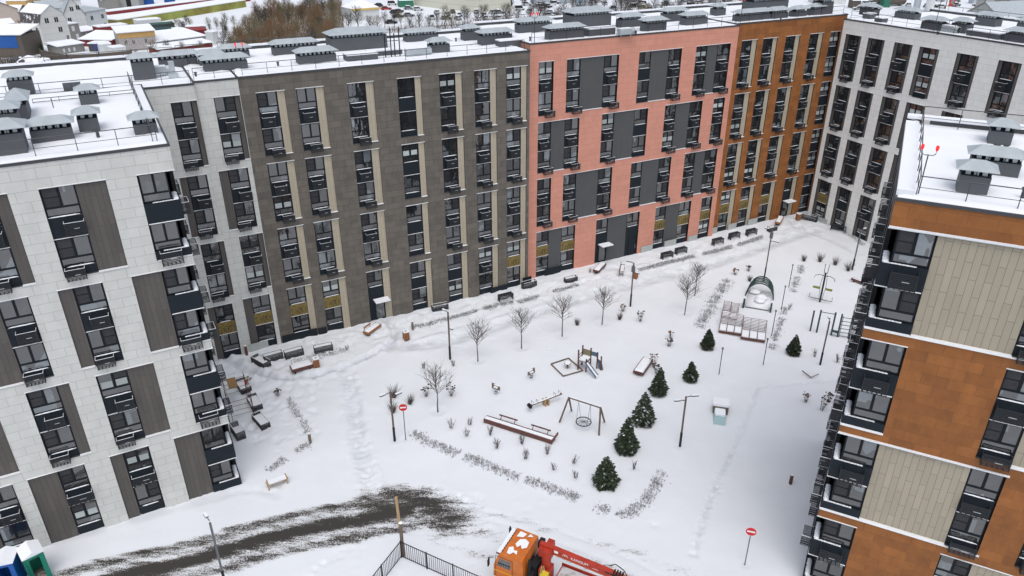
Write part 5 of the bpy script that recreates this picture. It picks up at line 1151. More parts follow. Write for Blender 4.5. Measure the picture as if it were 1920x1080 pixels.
# ---- fence
FC = gp(753,1044)
def fence(label, p2, posts):
    b_ = at(*p2); b_.z = hz(b_.x, b_.y); d = b_-FC; d.z = 0; L = d.length; r = thing('metal_fence', label, 'fence', FC, math.atan2(d.y, d.x)); h = 1.35
    b = MB(); n = int(L/.155)
    for i in range(1, n): b.box(i*L/n-.011,i*L/n+.011,-.011,.011,.08,h)
    o = b.build('bars', BLACK, r); b = MB(); b.box(0,L,-.02,.02,h,h+.045); b.box(0,L,-.015,.015,.12,.16); b.build('rail', BLACK, r)
    k = round(L/2.1)
    for i in range(k+1): b = MB(); b.box(i*L/k-.03,i*L/k+.03,-.03,.03,-.1,h+.1); b.build('post', BLACK, r)
fence('black railing fence running from the corner pole toward the lower left', (640,1190), 4); fence('black railing fence running from the corner pole toward the orange truck', (1010,1160), 4)
# ================================================================ CRANE TRUCK
ORG = mat('cab_orange', (.56,.15,.02), rough=.45, var=.14, vscale=2.5); CRED = mat('crane_red', (.40,.035,.016), rough=.45, var=.2, vscale=2.0); DIRT = mat('dirty_snow', (.62,.62,.62), col2=(.30,.28,.26), cscale=2.5, ramp=(.5,.7))
tr = thing('crane_truck', 'orange crane truck with a red folding boom standing on the yard by the fence', 'truck', (0.4,32.6,0), math.atan2(.45,-.89))
b = MB(); W2 = 1.14
prof = [(-.80,.95),(-.80,2.45),(-.72,2.98),(.62,3.02),(.80,2.90),(1.12,1.95),(1.16,1.0)]
for y in (-W2, W2): b.quad([(x, y, z) for x, z in (prof if y < 0 else prof[::-1])][::-1])
for (x0,z0),(x1,z1) in zip(prof, prof[1:]+prof[:1]): b.quad([(x0,-W2,z0),(x1,-W2,z1),(x1,W2,z1),(x0,W2,z0)][::-1])
b.box(-.35,.15,-.45,.25,3.005,3.05); o = b.build('cab', ORG, tr); bv = o.modifiers.new('bevel','BEVEL'); bv.width = .05; bv.segments = 2
b = MB(); b.quad([(1.118,-1.0,2.02),(1.118,1.0,2.02),(.835,.98,2.82),(.835,-.98,2.82)]); b.build('windscreen', GLASS, tr)
b = MB(); b.box(.74,.98,-1.1,1.1,2.86,2.92,0); b.box(.70,.95,-1.05,1.05,2.921,2.98,1); b.build('sun_visor', [BLACK, SNOW], tr)
b = MB()
for i in range(9): b.box(.62,.66,-.9+i*.22,-.8+i*.22,3.02,3.09)
b.build('marker_light', BLACK, tr)
for s in (-1,1):
    b = MB(); y = s*(W2+.008); b.quad([(.0,y,1.95),(.95,y,1.95),(.72,y,2.6),(.0,y,2.6)][::s]); b.build('side_window', GLASS, tr)
    d = MB(); [d.box(x,x+.02,min(y,y+s*.01),max(y,y+s*.01),1.05,2.72) for x in (-.12,1.0)]; d.box(-.1,1.0,min(y,y+s*.01),max(y,y+s*.01),2.72,2.74); d.build('door_gap', BLACK, tr)
    d = MB(); d.box(-.78,1.12,min(y,y+s*.012),max(y,y+s*.012),1.52,1.58); d.build('stripe', mat('stripe_yellow', (.75,.42,.02)), tr)
    d = MB(); d.tube([(1.1,s*1.2,2.6),(1.35,s*1.42,2.6),(1.35,s*1.42,2.2)], .02, 5); d.box(1.3,1.36,s*1.42-.1,s*1.42+.1,2.0,2.5); d.build('mirror', BLACK, tr)
    a = MB(); a.tube([(.15+.62*math.cos(t/8*math.pi), s*1.16, .75+.62*math.sin(t/8*math.pi)) for t in range(9)], .06, 6); a.build('wheel_arch', ORG, tr)
b = MB(); b.quad([(-.812,-.45,1.95),(-.812,.45,1.95),(-.812,.45,2.4),(-.812,-.45,2.4)][::-1]); b.build('rear_window', GLASS, tr)
b = MB(); rr = random.Random(5)
def patch(pts, z): b.quad([(x,y,z) for x,y in pts])
patch([(.35,.95),(.42,.5),(.20,.35),(.05,.6),(-.15,.55),(-.25,.85),(0,.75),(.15,1.0)], 3.062); patch([(.2,.1),(.1,-.35),(-.2,-.5),(-.5,-.35),(-.55,.1),(-.3,.3),(-.15,.05),(0,.3)], 3.064); patch([(.4,-.45),(.35,-.95),(-.1,-.9),(0,-.55)], 3.066); patch([(-.2,-.7),(-.3,-1.0),(-.55,-.85)], 3.068); b.build('roof_snow', SNOW, tr)
b = MB(); b.box(-9.2,-.85,-.4,-.25,.75,1.0); b.box(-9.2,-.85,.25,.4,.75,1.0); b.box(-.84,1.1,-.9,.9,.5,.94); b.build('chassis', BLACK, tr)
for x in (.15,-4.4,-5.8):
    for s in (-1,1):
        t = MB(); t.tube([(x,s*.72,.52),(x,s*1.10,.52)], .52, 18); wh = t.build('wheel', BLACK, tr); h_ = MB(); h_.tube([(x,s*1.101,.52),(x,s*1.12,.52)], .26, 12); h_.build('rim', CRED, wh)
b = MB(); b.box(-9.2,-2.3,-1.22,1.22,1.05,1.18,0); b.box(-9.1,-2.4,-1.15,1.15,1.181,1.26,1); b.build('flatbed', [CRED, DIRT], tr)
for s in (-1,1): b = MB(); b.box(-9.2,-2.3,min(s*1.22,s*1.26),max(s*1.22,s*1.26),1.05,1.42); b.build('bed_side', CRED, tr)
b = MB(); [b.beam((-3.2-rr.uniform(0,3),rr.uniform(-.9,.9),1.31),(-3.4-rr.uniform(0,3),rr.uniform(-.9,.9),1.31),.07) for i in range(5)]; b.build('plank', WOOD, tr)
b = MB(); b.box(-1.35,-.95,-.9,.5,.9,2.2); b.tube([(-1.05,.75,.9),(-1.05,.75,2.9)], .1, 8); b.box(-1.3,-.95,.2,.9,1.0,1.9); b.tube([(-1.1,-.6,2.2),(-1.15,-.75,3.0),(-1.2,-.9,2.6)], .04, 6); b.box(-1.25,-.95,-1.05,-.6,2.6,3.1); b.build('air_filter', BLACK, tr)
b = MB(); b.box(-2.1,-1.45,-.45,.35,.9,2.0); b.tube([(-1.75,-.1,1.8),(-1.75,-.1,3.1)], .28, 12); b.box(-2.1,-1.3,-.5,.1,2.8,3.35); b.box(-1.9,-1.5,-1.0,-.5,2.7,3.3); b.build('crane_column', CRED, tr)
b = MB(); b.beam((-1.25,-.3,3.35),(-5.9,-.3,3.15),.28,.36); b.build('boom', CRED, tr); b = MB(); b.beam((-1.25,-.3,3.1),(-5.6,-.3,2.9),.24,.12,0); b.beam((-5.2,-.34,3.13),(-9.5,-.40,2.95),.22,.28,0); b.build('boom_extension', mat('boom_orange', (.45,.07,.015), rough=.4), tr)
b = MB(); [b.box(-5.9-.16*i,-5.82-.16*i,-.5,-.1,2.95,3.36) for i in range(4)]; b.tube([(-5.5,-.55,3.4),(-5.8,-.65,3.55),(-6.3,-.6,3.4),(-6.6,-.5,3.1)], .03, 5); b.tube([(-5.4,0,3.4),(-5.9,.1,3.5),(-6.4,0,3.2)], .03, 5); b.build('hose', BLACK, tr)
b = MB(); [b.tube([(-1.9+rr.uniform(-.25,.25),.55+rr.uniform(-.3,.3),2.3+rr.uniform(-.2,.2)),(-2.0+rr.uniform(-.3,.3),.8+rr.uniform(-.3,.3),1.7),(-2.1+rr.uniform(-.5,.5),.75+rr.uniform(-.4,.4),1.22)], .03, 5) for i in range(16)]; b.build('rope_bundle', mat('rope_beige', (.36,.28,.12), rough=.9), tr)
b = MB(); b.box(-2.2,-1.8,.5,.9,2.0,2.25); b.box(-2.7,-2.3,.3,.7,1.27,1.4); b.build('yellow_strap', mat('strap_yellow', (.6,.45,.02)), tr)
def text(body, size, name, parent, M, m, extr=0.004):
    cu = bpy.data.curves.new(name, 'FONT'); cu.body = body; cu.size = size; cu.extrude = extr; cu.align_x = 'LEFT'
    to = bpy.data.objects.new(name, cu); COL.objects.link(to); dg = bpy.context.evaluated_depsgraph_get(); me = bpy.data.meshes.new_from_object(to.evaluated_get(dg)); bpy.data.objects.remove(to)
    me.materials.clear(); me.materials.append(m); return place(me, name, parent, M)
# lettering faces the left side (+y): x runs toward the tail
text('KANGLIM', .25, 'lettering', tr, Matrix(((-1,0,0,-3.25),(0,0,1,-.155),(0,1,0,3.17),(0,0,0,1))), mat('letter_white', (.8,.8,.8)))
b = MB(); [b.tube([(-2.85-.10*k+.12*math.cos(t/6*math.pi), -.155, 3.2+.15*math.sin(t/6*math.pi)) for t in range(7)], .012, 4) for k in range(2)]; b.box(-4.95,-4.6,-.158,-.15,3.12,3.14); b.box(-2.45,-2.2,-.158,-.15,3.22,3.40); b.build('boom_logo', mat('letter_white', (.8,.8,.8)), tr)
# ================================================================ BEYOND THE BLOCK
def col(name, c, **k): return mat(name, c, **dict(dict(rough=.8, var=.06, vscale=1.0), **k))
SID = {'white': brick_mat('white_siding', (.62,.63,.61), (.45,.46,.45), bw=30, bh=1.6, var=.01, nvar=.03, mortar=.04), 'cream': brick_mat('cream_siding', (.60,.60,.50), (.30,.30,.25), bw=40, bh=2.2, var=.01, nvar=.03, mortar=.05),
 'beige': col('beige_wall', (.50,.43,.37)), 'grey': col('grey_wall', (.24,.235,.22)), 'red': col('red_sheet', (.22,.03,.035)), 'brown': col('brown_wall', (.11,.09,.075)), 'yellow': col('ochre_band', (.50,.32,.12)), 'stone': col('stone_wall', (.38,.36,.35), var=.3, vscale=2.5),
 'green': col('green_sheet', (.03,.16,.10)), 'blue': col('blue_tarp', (.015,.09,.33)), 'concrete': col('concrete', (.33,.34,.33)), 'olive': col('olive_boards', (.26,.22,.05), var=.35, vscale=.12, col2=(.30,.33,.08), cscale=.06), 'white2': col('plain_white', (.6,.62,.62)), 'teal': col('teal_sheet', (.02,.22,.20)), 'steel': col('steel_sheet', (.40,.45,.49), rough=.5), 'dark': col('dark_sheet', (.06,.06,.065))}
def house(label, C, A, dp, h, rh, wall, roof='gable', wins=(), cat='house', name='house', roofm=None, over=.35, snow=True, sgn=1, extra=None, group=None):
    """C and A: surveyed pixels of the two ends of the wall facing us; dp = depth behind it"""
    a, b_ = at(*C), at(*A); L = (b_-a).length; r = thing(name, label, cat, a, math.atan2(b_.y-a.y, b_.x-a.x), group); wm = SID[wall]; rm = roofm or SNOW
    b = MB(); b.box(0,L,0,dp,-.3,h)
    if roof == 'gable': b.quad([(0,0,h),(L,0,h),(L/2,0,h+rh)]); b.quad([(L,dp,h),(0,dp,h),(L/2,dp,h+rh)])
    if roof == 'gableu': b.quad([(0,dp,h),(0,0,h),(0,dp/2,h+rh)]); b.quad([(L,0,h),(L,dp,h),(L,dp/2,h+rh)])
    b.build('wall', wm, r); q = MB(); t = .16; o = over
    if roof == 'gable':
        for s in (0, 1):
            e = (-o, h-rh*o/(L/2)) if s == 0 else (L+o, h-rh*o/(L/2)); m_ = (L/2, h+rh); P = [(e[0],-o,e[1]),(m_[0],-o,m_[1]),(m_[0],dp+o,m_[1]),(e[0],dp+o,e[1])]
            P2 = [(x,y,z+t) for x,y,z in P]; q.quad(P if s else P[::-1], 1); q.quad(P2[::-1] if s else P2)
            for k in range(4): q.quad([P[k],P[(k+1) % 4],P2[(k+1) % 4],P2[k]], 1 if k in (0,2,3) else 0)
    elif roof == 'gableu':
        for s in (0, 1):
            e = (-o, h-rh*o/(dp/2)) if s == 0 else (dp+o, h-rh*o/(dp/2)); m_ = (dp/2, h+rh); P = [(-o,e[0],e[1]),(-o,m_[0],m_[1]),(L+o,m_[0],m_[1]),(L+o,e[0],e[1])]
            P2 = [(x,y,z+t) for x,y,z in P]; q.quad(P, 1); q.quad(P2)
            for k in range(4): q.quad([P[k],P[(k+1) % 4],P2[(k+1) % 4],P2[k]], 1)
    elif roof == 'hip':
        E0,E1,E2,E3 = (-o,-o,h),(L+o,-o,h),(L+o,dp+o,h),(-o,dp+o,h); m = min(L,dp)/2; R0,R1 = ((L/2 if L <= dp else m), dp/2, h+rh), ((L/2 if L <= dp else L-m), dp/2, h+rh)
        for f in ([E0,E1,R1,R0],[E1,E2,R1],[E2,E3,R0,R1],[E3,E0,R0]): q.quad(f)
        q.quad([E0,E3,E2,E1],1)
    elif roof == 'shed':
        P = [(-o,-o,h+.01),(L+o,-o,h+.01),(L+o,dp+o,h+rh),(-o,dp+o,h+rh)]; P2 = [(x,y,z+t*1.3) for x,y,z in P]; q.quad(P[::-1],1); q.quad(P2); [q.quad([P[k],P[(k+1) % 4],P2[(k+1) % 4],P2[k]],0) for k in range(4)]
    elif roof == 'flat': q.box(-o*.3,L+o*.3,-o*.3,dp+o*.3,h+.002,h+.28)
    q.build('roof', [rm, SID['brown']], r)
    for u, z, w_, hh in wins:
        f = MB(); f.box(u*L-w_/2,u*L+w_/2,-.06,-.005,z,z+hh,1 if wall != 'grey' else 0); f.build('window', [SID['white2'], DARKV], r)
        m_ = MB(); m_.box(u*L-.05,u*L+.05,-.075,-.061,z,z+hh); m_.box(u*L-w_/2,u*L+w_/2,-.09,-.061,z-.1,z-.01); 
        m_.build('sill', SID['white2'], r)
    if extra: extra(r, L)
    return r
def mansard(r, L):
    pass
# house with the dark mansard side
a, b_ = at(86,86), at(136,79); L = (b_-a).length; r = thing('house', 'white three storey house with a dark mansard side, in front of the other white house', 'house', a, math.atan2(b_.y-a.y, b_.x-a.x)); D = 11.0; h1, h2, h3 = 6.2, 9.0, 11.2
b = MB(); pr_ = [(0,0),(L,0),(L,h1),(L-1.0,h2),(L/2,h3),(1.0,h2),(0,h1)]; b.quad([(x,0,z) for x,z in pr_]); b.quad([(x,D,z) for x,z in pr_][::-1]); b.quad([(0,D,0),(0,0,0),(0,0,h1),(0,D,h1)]); b.quad([(L,0,0),(L,D,0),(L,D,h1),(L,0,h1)]); b.build('wall', SID['white'], r)
q = MB(); q.quad([(-.1,D,h1-.1),(-.1,-.1,h1-.1),(1.0,-.1,h2),(1.0,D,h2)]); q.quad([(L,-.1,h1),(L,D,h1),(L-1,D,h2),(L-1,-.1,h2)]); q.build('mansard_side', col('dark_shingle', (.075,.065,.07), var=.3, col2=(.6,.6,.62), cscale=.9, ramp=(.58,.62)), r)
q = MB(); q.quad([(.7,-.3,h2-.05),(L/2,-.3,h3+.1),(L/2,D+.3,h3+.1),(.7,D+.3,h2-.05)][::-1]); q.quad([(L/2,-.3,h3+.1),(L-.7,-.3,h2-.05),(L-.7,D+.3,h2-.05),(L/2,D+.3,h3+.1)][::-1]); q.build('roof', [SNOW], r)
for u, z, w_ in ((.27,6.3,1.1),(.62,6.3,1.1),(.68,3.4,1.1),(.88,.8,.6)): f = MB(); f.box(u*L-w_/2,u*L-.08,-.05,-.005,z,z+1.4); f.box(u*L+.08,u*L+w_/2,-.05,-.005,z,z+1.4); f.build('window', DARKV, r)
for u in (2.5,6,8.5): f = MB(); f.box(-.05,-.005,u-.5,u+.5,3.6,5.0); f.box(-.05,-.005,u-.5,u+.5,.9,2.3); f.build('window', DARKV, r)
def W(*l): return [(u,z,1.0,1.3) for u,z in l]
house('tall white house with a steep steel grey roof, right of the mansard house', (128,66), (168,63), 9.5, 6.4, 5.2, 'white2', 'gable', W((.25,4.0),(.45,7.3),(.75,7.6)), roofm=GALV)
house('white wing with a row of paired windows under the steel grey roof', (167,63), (206,55), 8.0, 6.6, .6, 'white2', 'shed', W((.3,3.9),(.8,3.9),(.35,1.0),(.85,1.0)), roofm=GALV)
house('grey rendered annex with white framed windows between the two white houses', (137,79), (155,76), 5, 5.2, .2, 'grey', 'flat', [(.35,3.2,1,1.4),(.6,.6,1,1.6)])
house('pale house with a large beige gate and snowy gable roof at the upper left corner', (-30,52), (40,44), 12, 5.0, 3.2, 'beige', 'gable', [(.48,6.0,.5,.9)])
house('small grey gabled annex right of the pale house with the beige gate', (40,44), (58,38), 9, 4.0, 1.8, 'grey', 'gable')
house('brown shed with a bright blue tarpaulin on its wall at the left edge', (-25,108), (50,108), 9, 6.0, 1.6, 'brown', 'shed', extra=lambda r, L: [x.build('tarpaulin', SID['blue'], r) for x in [MB()] if not x.box(L*.42,L*.88,-.08,-.01,2.6,5.8)])
house('dark low roofed hut left of the mansard house', (-10,62), (30,58), 6, 2.6, 1.2, 'dark', 'gableu')
house('low snowy annex with narrow windows below the tall white house', (153,74), (190,68), 6, 2.2, .6, 'grey', 'shed', [(.3,.7,.6,1),(.6,.7,.6,1),(.85,.7,.6,1)])
house('dark red metal container with snow on top beside the white wing', (190,74), (243,68), 5, 3.6, .1, 'red', 'flat', cat='container', name='container')
house('low red walled hut with a broad snowy roof in front of the dark red container', (152,87), (212,89), 8, 2.0, 1.4, 'red', 'shed', extra=None)
house('long stone building with an ochre upper band and small dark windows', (228,98), (296,92), 8, 5.2, .9, 'stone', 'shed', [(.18,2.0,.55,1.1),(.38,1.9,.55,1.1),(.72,2.0,.55,1.1)], extra=lambda r, L: [x.build('ochre_band', SID['yellow'], r) for x in [MB()] if not x.box(-.08,L+.08,-.09,-.01,3.7,5.15)])
house('grey hut with a flat snowy roof in the yards below the mansard house', (112,103), (160,96), 6, 2.2, .5, 'grey', 'shed', [(.2,.6,.5,.9),(.4,.6,.5,.9),(.6,.6,.5,.9)])
house('white box trailer under snow right of the grey hut', (190,101), (212,99), 5, 2.4, .1, 'white2', 'flat', cat='trailer', name='trailer')
house('smaller white trailer under snow right of the first one', (214,104), (238,101), 4, 1.9, .1, 'white2', 'flat', cat='trailer', name='trailer')
house('dark cabin with blue tarpaulin between grey hut and white trailer', (168,97), (189,97), 4, 2.2, .2, 'dark', 'flat', extra=lambda r, L: [x.build('tarpaulin', col('indigo', (.05,.06,.2)), r) for x in [MB()] if not x.box(L*.5,L*.95,-.08,-.01,.4,2.1)])
house('open green framed veranda with dark roof above the stone building', (254,66), (330,60), 5, 2.6, .3, 'dark', 'flat', roofm=col('veranda_green', (.03,.09,.075)), extra=lambda r, L: [x.build('green_railing', SID['teal'], r) for x in [MB()] if not [x.box(0,L,-1.2,-1.1,z,z+.15) for z in (.5,1.1,1.7)] == 0])
house('cream pavilion with a flat snow roof behind the green veranda', (262,57), (305,53), 5, 3.0, .2, 'white2', 'flat')
house('broad low building almost hidden under its snowy roof, right of the stone building', (296,92), (388,80), 14, 2.0, 1.0, 'concrete', 'shed')
house('little dark red roofed porch on the snowy low building', (356,74), (389,71), 4, 2.4, .5, 'red', 'shed', roofm=SID['red'], snow=False)
house('row of green and blue sheds behind the low snowy building', (350,64), (388,62), 3, 2.2, .1, 'green', 'flat')
house('white van like hut beside the green shed', (330,66), (350,64), 3, 1.8, .1, 'white2', 'flat')
house('low dark red garage row with snowy roofs at the bottom of the yards', (300,106), (400,92), 6, 1.8, .5, 'red', 'shed')
house('narrow white chimney house at the edge of the thicket', (402,84), (412,82), 3, 3.5, .3, 'white2', 'flat')
house('long dark red warehouse wall running across the upper left', (206,36), (470,2), 5, 2.6, .3, 'red', 'flat', name='warehouse', cat='warehouse')
house('long low shed with a teal eaves strip parallel to the red warehouse', (206,42), (455,8), 9, 1.2, .2, 'teal', 'flat', name='warehouse', cat='warehouse')
house('long shed with an ochre and moss green front wall, nearest of the three rows', (224,53), (462,13), 11, 2.6, .2, 'olive', 'flat', name='warehouse', cat='warehouse')
house('wide white snow covered hall behind the tall white house', (95,22), (155,18), 22, 4, 2.5, 'white2', 'gableu', name='hall', cat='hall')
house('ochre walled shed with snow above the pale house', (52,16), (82,9), 8, 3, .4, 'yellow', 'flat')
house('small sky blue kiosk behind the mansard house', (90,18), (102,17), 4, 2.6, .2, 'blue', 'flat', name='kiosk', cat='kiosk')
house('snowy gabled roof house between the mansard house and the pale house', (84,42), (124,38), 9, 4.5, 2.4, 'white2', 'gableu', roofm=GALV)
house('grey steel hangar with a dark open door at the top left', (225,16), (262,15), 16, 6, 2, 'concrete', 'gable', name='hangar', cat='hangar', roofm=GALV, extra=lambda r, L: [x.build('door', DARKV, r) for x in [MB()] if not x.box(L*.38,L*.62,-.06,-.01,0,5.5)])
house('grey slate roofed barn beside the steel hangar', (196,20), (226,18), 12, 4, 2.5, 'grey', 'gable')
house('bright blue container at the top edge beyond the red warehouse', (268,10), (290,9), 5, 2.8, .1, 'blue', 'flat', name='container', cat='container')
house('second bright blue container right of the first at the top edge', (318,9), (330,8), 5, 2.6, .1, 'blue', 'flat', name='container', cat='container')
house('white kiosk with a snowy hip roof and yellow eaves above the brown section roof', (662,40), (712,36), 10, 4.2, 2.8, 'white2', 'hip', name='kiosk', cat='kiosk', extra=lambda r, L: [x.build('yellow_fascia', col('fascia_yellow', (.60,.42,.12)), r) for x in [MB()] if not x.box(-.5,L+.5,-.5,-.4,3.6,4.3)])
house('large cream clad building cut by the top edge of the picture', (776,10), (893,24), 20, 9, 1, 'cream', 'flat', [(.1,4.5,.4,3),(.22,5,.4,3),(.4,5.5,.8,2)], name='building', cat='building')
house('green and grey booth by the parked cars', (750,14), (776,13), 5, 2.6, .1, 'green', 'flat', name='kiosk', cat='kiosk')
house('white kiosk with canopy right of the cream building', (895,12), (912,12), 5, 3, .4, 'white2', 'hip', name='kiosk', cat='kiosk')
house('long pale canopy among the parked cars at the top centre', (1000,8), (1130,4), 5, 2.5, .1, 'steel', 'flat', name='canopy', cat='canopy')
house('brown wooden hut in the white field behind the inner corner', (1598,16), (1612,16), 5, 3, .5, 'brown', 'shed', name='hut', cat='hut')
house('white office block with dark lettering boards behind the rust section', (1530,8), (1585,8), 10, 3, .2, 'white2', 'flat', name='building', cat='building')
house('dark green shed left of the brown storage tank', (1656,14), (1668,14), 6, 6, .1, 'green', 'flat', name='shed', cat='shed')
house('grey concrete block standing in the snow at the upper right', (1843,20), (1860,19), 4, 4.5, .1, 'concrete', 'flat', name='block', cat='concrete block')
house('blue grey cabin at the top edge of the upper right field', (1824,8), (1838,8), 4, 4, .1, 'steel', 'flat', name='cabin', cat='cabin')
house('low grey concrete wall block behind the east wing railing', (1836,40), (1872,38), 4, 2.6, .1, 'concrete', 'flat', name='block', cat='concrete block')
house('snowy low shed with grey front at the top right corner', (1893,12), (1960,8), 8, 2.6, .1, 'grey', 'flat', name='shed', cat='shed')
house('grey roofed building behind the east wing at the right edge', (1868,60), (2000,52), 14, 4.5, 4.0, 'concrete', 'gableu', roofm=GALV)
# tank, silo columns, beacon banner
a = at(1672,12); r = thing('storage_tank', 'brown cylindrical storage tank lying at the top edge behind the east wing', 'tank', a); b = MB(); b.tube([(-6,3,3),(6,3,3)], 2.6, 18); b.build('tank', col('tank_brown', (.16,.13,.11)), r, smooth=False); b = MB(); b.box(-5,-4.4,1.5,4.5,-.2,1.5); b.box(4.4,5,1.5,4.5,-.2,1.5); b.build('cradle', SID['concrete'], r); b = MB(); b.box(-6,6,2.2,3.8,5.5,5.75); b.build('snow', SNOW, r)
for x, y, w_, h, lb in ((1717,20,1.3,14,'pale grey silo pillar behind the east wing'),(1741,22,1.6,14,'white silo pillar right of the grey one')):
    a = at(x, y); r = thing('silo', lb, 'silo', a); b = MB(); b.tube([(0,0,-.2),(0,0,h)], w_, 14); b.build('column', SID['steel'] if x < 1730 else SID['white2'], r); b = MB(); b.tube([(0,0,-.2),(0,0,.5)], w_*1.5, 14); b.build('base', SID['concrete'], r)
a = at(1783,12); r = thing('banner', 'tall red advertising pillar at the top edge, upper right', 'banner', a); b = MB(); b.box(-1,1,-.3,.3,-.2,5); b.build('panel', col('banner_red', (.5,.04,.03)), r); b = MB(); b.box(-.6,.6,-.34,-.305,1,3.4); b.build('print', SID['grey'], r)
a = at(1087,22); r = thing('lattice_tower', 'pale blue lattice tower above the salmon section', 'tower', a); b = MB(); PB_ = col('pale_blue_steel', (.33,.45,.55)); h = 16
for sx in (-1.1,1.1):
    for sy in (-1.1,1.1): b.beam((sx,sy,-.2),(sx*.9,sy*.9,h),.22)
for i in range(8): z = i*2; b.beam((-1.1,-1.1,z),(1.1,-1.1,z+2),.14); b.beam((1.1,-1.1,z),(-1.1,-1.1,z+2),.14); b.beam((1.1,-1.1,z),(1.1,1.1,z+2),.14)
b.build('lattice', PB_, r)
for z in (.4, 3.5): b = MB(); b.box(-1.3,1.3,-1.3,1.3,z,z+.4 if z > 1 else 2.4); b.build('platform', PB_, r)
# utility poles and lamp posts beyond
for x, y, h, arm, lb in ((1765,42,9,0,'dark utility pole behind the east wing, leftmost of three'),(1834,48,9,1,'dark utility pole with a side arm behind the east wing, middle of three'),(1878,40,8.5,0,'thin dark pole leaning in the white field, rightmost of three'),(1832,46,.1,0,None)):
    if lb is None: continue
    r = thing('utility_pole', lb, 'utility pole', at(x, y)); b = MB(); b.tube([(0,0,-.3),(.2,0,h)], .14, 7); b.build('pole', BARK, r); b = MB(); b.box(-.2,.2,-.2,.2,h*.5,h*.62); b.beam((0,0,h-.4),(-2.2 if arm else -.8,0,h-.2),.12); b.build('arm', BARK, r)
# rubble heap and board fence below the mansard house
r = thing('board_fence', 'long brown board fence closing the yards behind the roof at the upper left', 'fence', at(80,112), 0); b = MB(); P0 = at(80,112); PTS = [at(*q)-P0 for q in ((80,112),(130,123),(190,120),(250,114))]
for p, q in zip(PTS[:-1], PTS[1:]): b.beam(p+Vector((0,0,1.3)), q+Vector((0,0,1.3)), .1, 2.8)
b.build('boards', SID['brown'], r); b = MB(); [b.box(p.x-.15,p.x+.15,p.y-.15,p.y+.15,-.2,3.0) for p in PTS]; b.build('post', BARK, r)
r = thing('board_fence', 'dark green sheet fence beside the mansard house', 'fence', at(52,96), 0); b = MB(); P0 = at(52,96); PTS = [at(*q)-P0 for q in ((52,96),(80,93),(85,104))]
for p, q in zip(PTS[:-1], PTS[1:]): b.beam(p+Vector((0,0,1.3)), q+Vector((0,0,1.3)), .1, 2.8)
b.build('sheet', SID['green'], r)
r = thing('snow_heap', 'snowy rubble heap in front of the board fence at the upper left', 'heap', at(62,122)); b = MB(); rr = random.Random(9); [b.blob((rr.uniform(-4,4),rr.uniform(-2,2),rr.uniform(0,1.4)), rr.uniform(1,2), 0 if rr.random() < .7 else 1, i, .25, .8) for i in range(22)]; b.build('heap', [SNOW, SID['dark']], r)
# ---- trees beyond
TB = [mat('bark_dark', (.06,.05,.045), rough=1), mat('bark_rust', (.185,.115,.065), rough=1), mat('bark_olive', (.155,.135,.08), rough=1)]
def far_tree(seed, h, m, spread=.5, n=4, thick=1.0, fine=150):
    rr = random.Random(seed); root = thing('bare_tree', 'bare tree', 'tree'); b = MB(); pts = [Vector((rr.uniform(-.1,.1)*i,rr.uniform(-.1,.1)*i,h*.75*i/4-.3*(i == 0))) for i in range(5)]; b.tube(pts, [.17,.14,.11,.07,.04], 5); b.build('trunk', m, root)
    c = MB()
    for i in range(15):
        z = .22+.75*(i/15); k = min(3, int(z*4)); p = pts[k].lerp(pts[k+1], z*4-k); a = i*2.4+rr.random(); L = h*(.36-.16*(i/15)); branch(c, p, Vector((math.cos(a)*.6,math.sin(a)*.6,.9)).normalized(), L, .06*thick, 2, rr, n=n, spread=spread, sides=3)
    for i in range(fine):                       # outermost twigs
        a = rr.uniform(0, 6.28); t = rr.uniform(.25, 1.0); R = h*.36*math.sin(min(1, t*1.15)*2.6)*rr.uniform(.5, 1.0); s = Vector((R*math.cos(a), R*math.sin(a), h*t*.92)); d = Vector((math.cos(a)*.4, math.sin(a)*.4, 1)).normalized()*rr.uniform(.6, 1.4); w_ = Vector((-d.y, d.x, .1)).normalized()*.028*thick
        c.quad([s-w_, s+w_, s+d])
    c.build('crown', m, root); return root
PROT = [far_tree(200+i, 8.0, TB[i % 3], .5, 4, 1.0, 260) for i in range(6)]
used = set()
def put(k, p, sc_, label, group, cat='tree'):
    src = PROT[k]
    if k not in used: used.add(k); src.location = p; src.scale = (sc_,)*3; src['label'] = label; src['group'] = group; src.rotation_euler = (0,0,0); return src
    return copy_tree(src, p, rw.uniform(0, 6.28), label, sc_, group)
rr = random.Random(77)
for i in range(105):                            # thicket behind the brown section
    x = rr.uniform(420, 640); lo = 22 if x > 470 else 50; y = rr.uniform(lo, 118-(x-420)*.06); k = rr.choice((1,2,4,5,4,5,1,0))
    put(k, at(x, y), rr.uniform(.55, 1.05)*(1.0 if x > 470 else .7), f"{'dark' if k in (0,3) else ('rust brown' if k in (1,4) else 'olive brown')} bare tree, {'left' if x < 490 else ('middle' if x < 570 else 'right')} part of the thicket, {'near the roof' if y > 85 else ('half way back' if y > 55 else 'at the back')}", 'trees of the brown thicket')
for i in range(46):                             # line in front of the car park
    x = 660+i*15.8+rr.uniform(-6, 6); y = 62-(x-660)*.040+rr.uniform(-9, 5)
    if 690 < x < 790 and y < 50: y += 20
    put(rr.choice((0,3,0,3,2)), at(x, y), rr.uniform(.65, 1.05), f"dark bare tree in the row before the car park, {('above the lift box' if x < 760 else 'below the cream building') if x < 880 else ('right of the cream building' if x < 990 else ('above the salmon roof, left half' if x < 1180 else 'above the salmon roof, right half'))}", 'trees before the car park')
for i in range(40):
    x = rr.uniform(930, 1400); put(rr.choice((0,3)), at(x, rr.uniform(3, 30)), rr.uniform(.6, 1.0), 'dark bare tree among the parked cars at the top', 'trees in the car park')
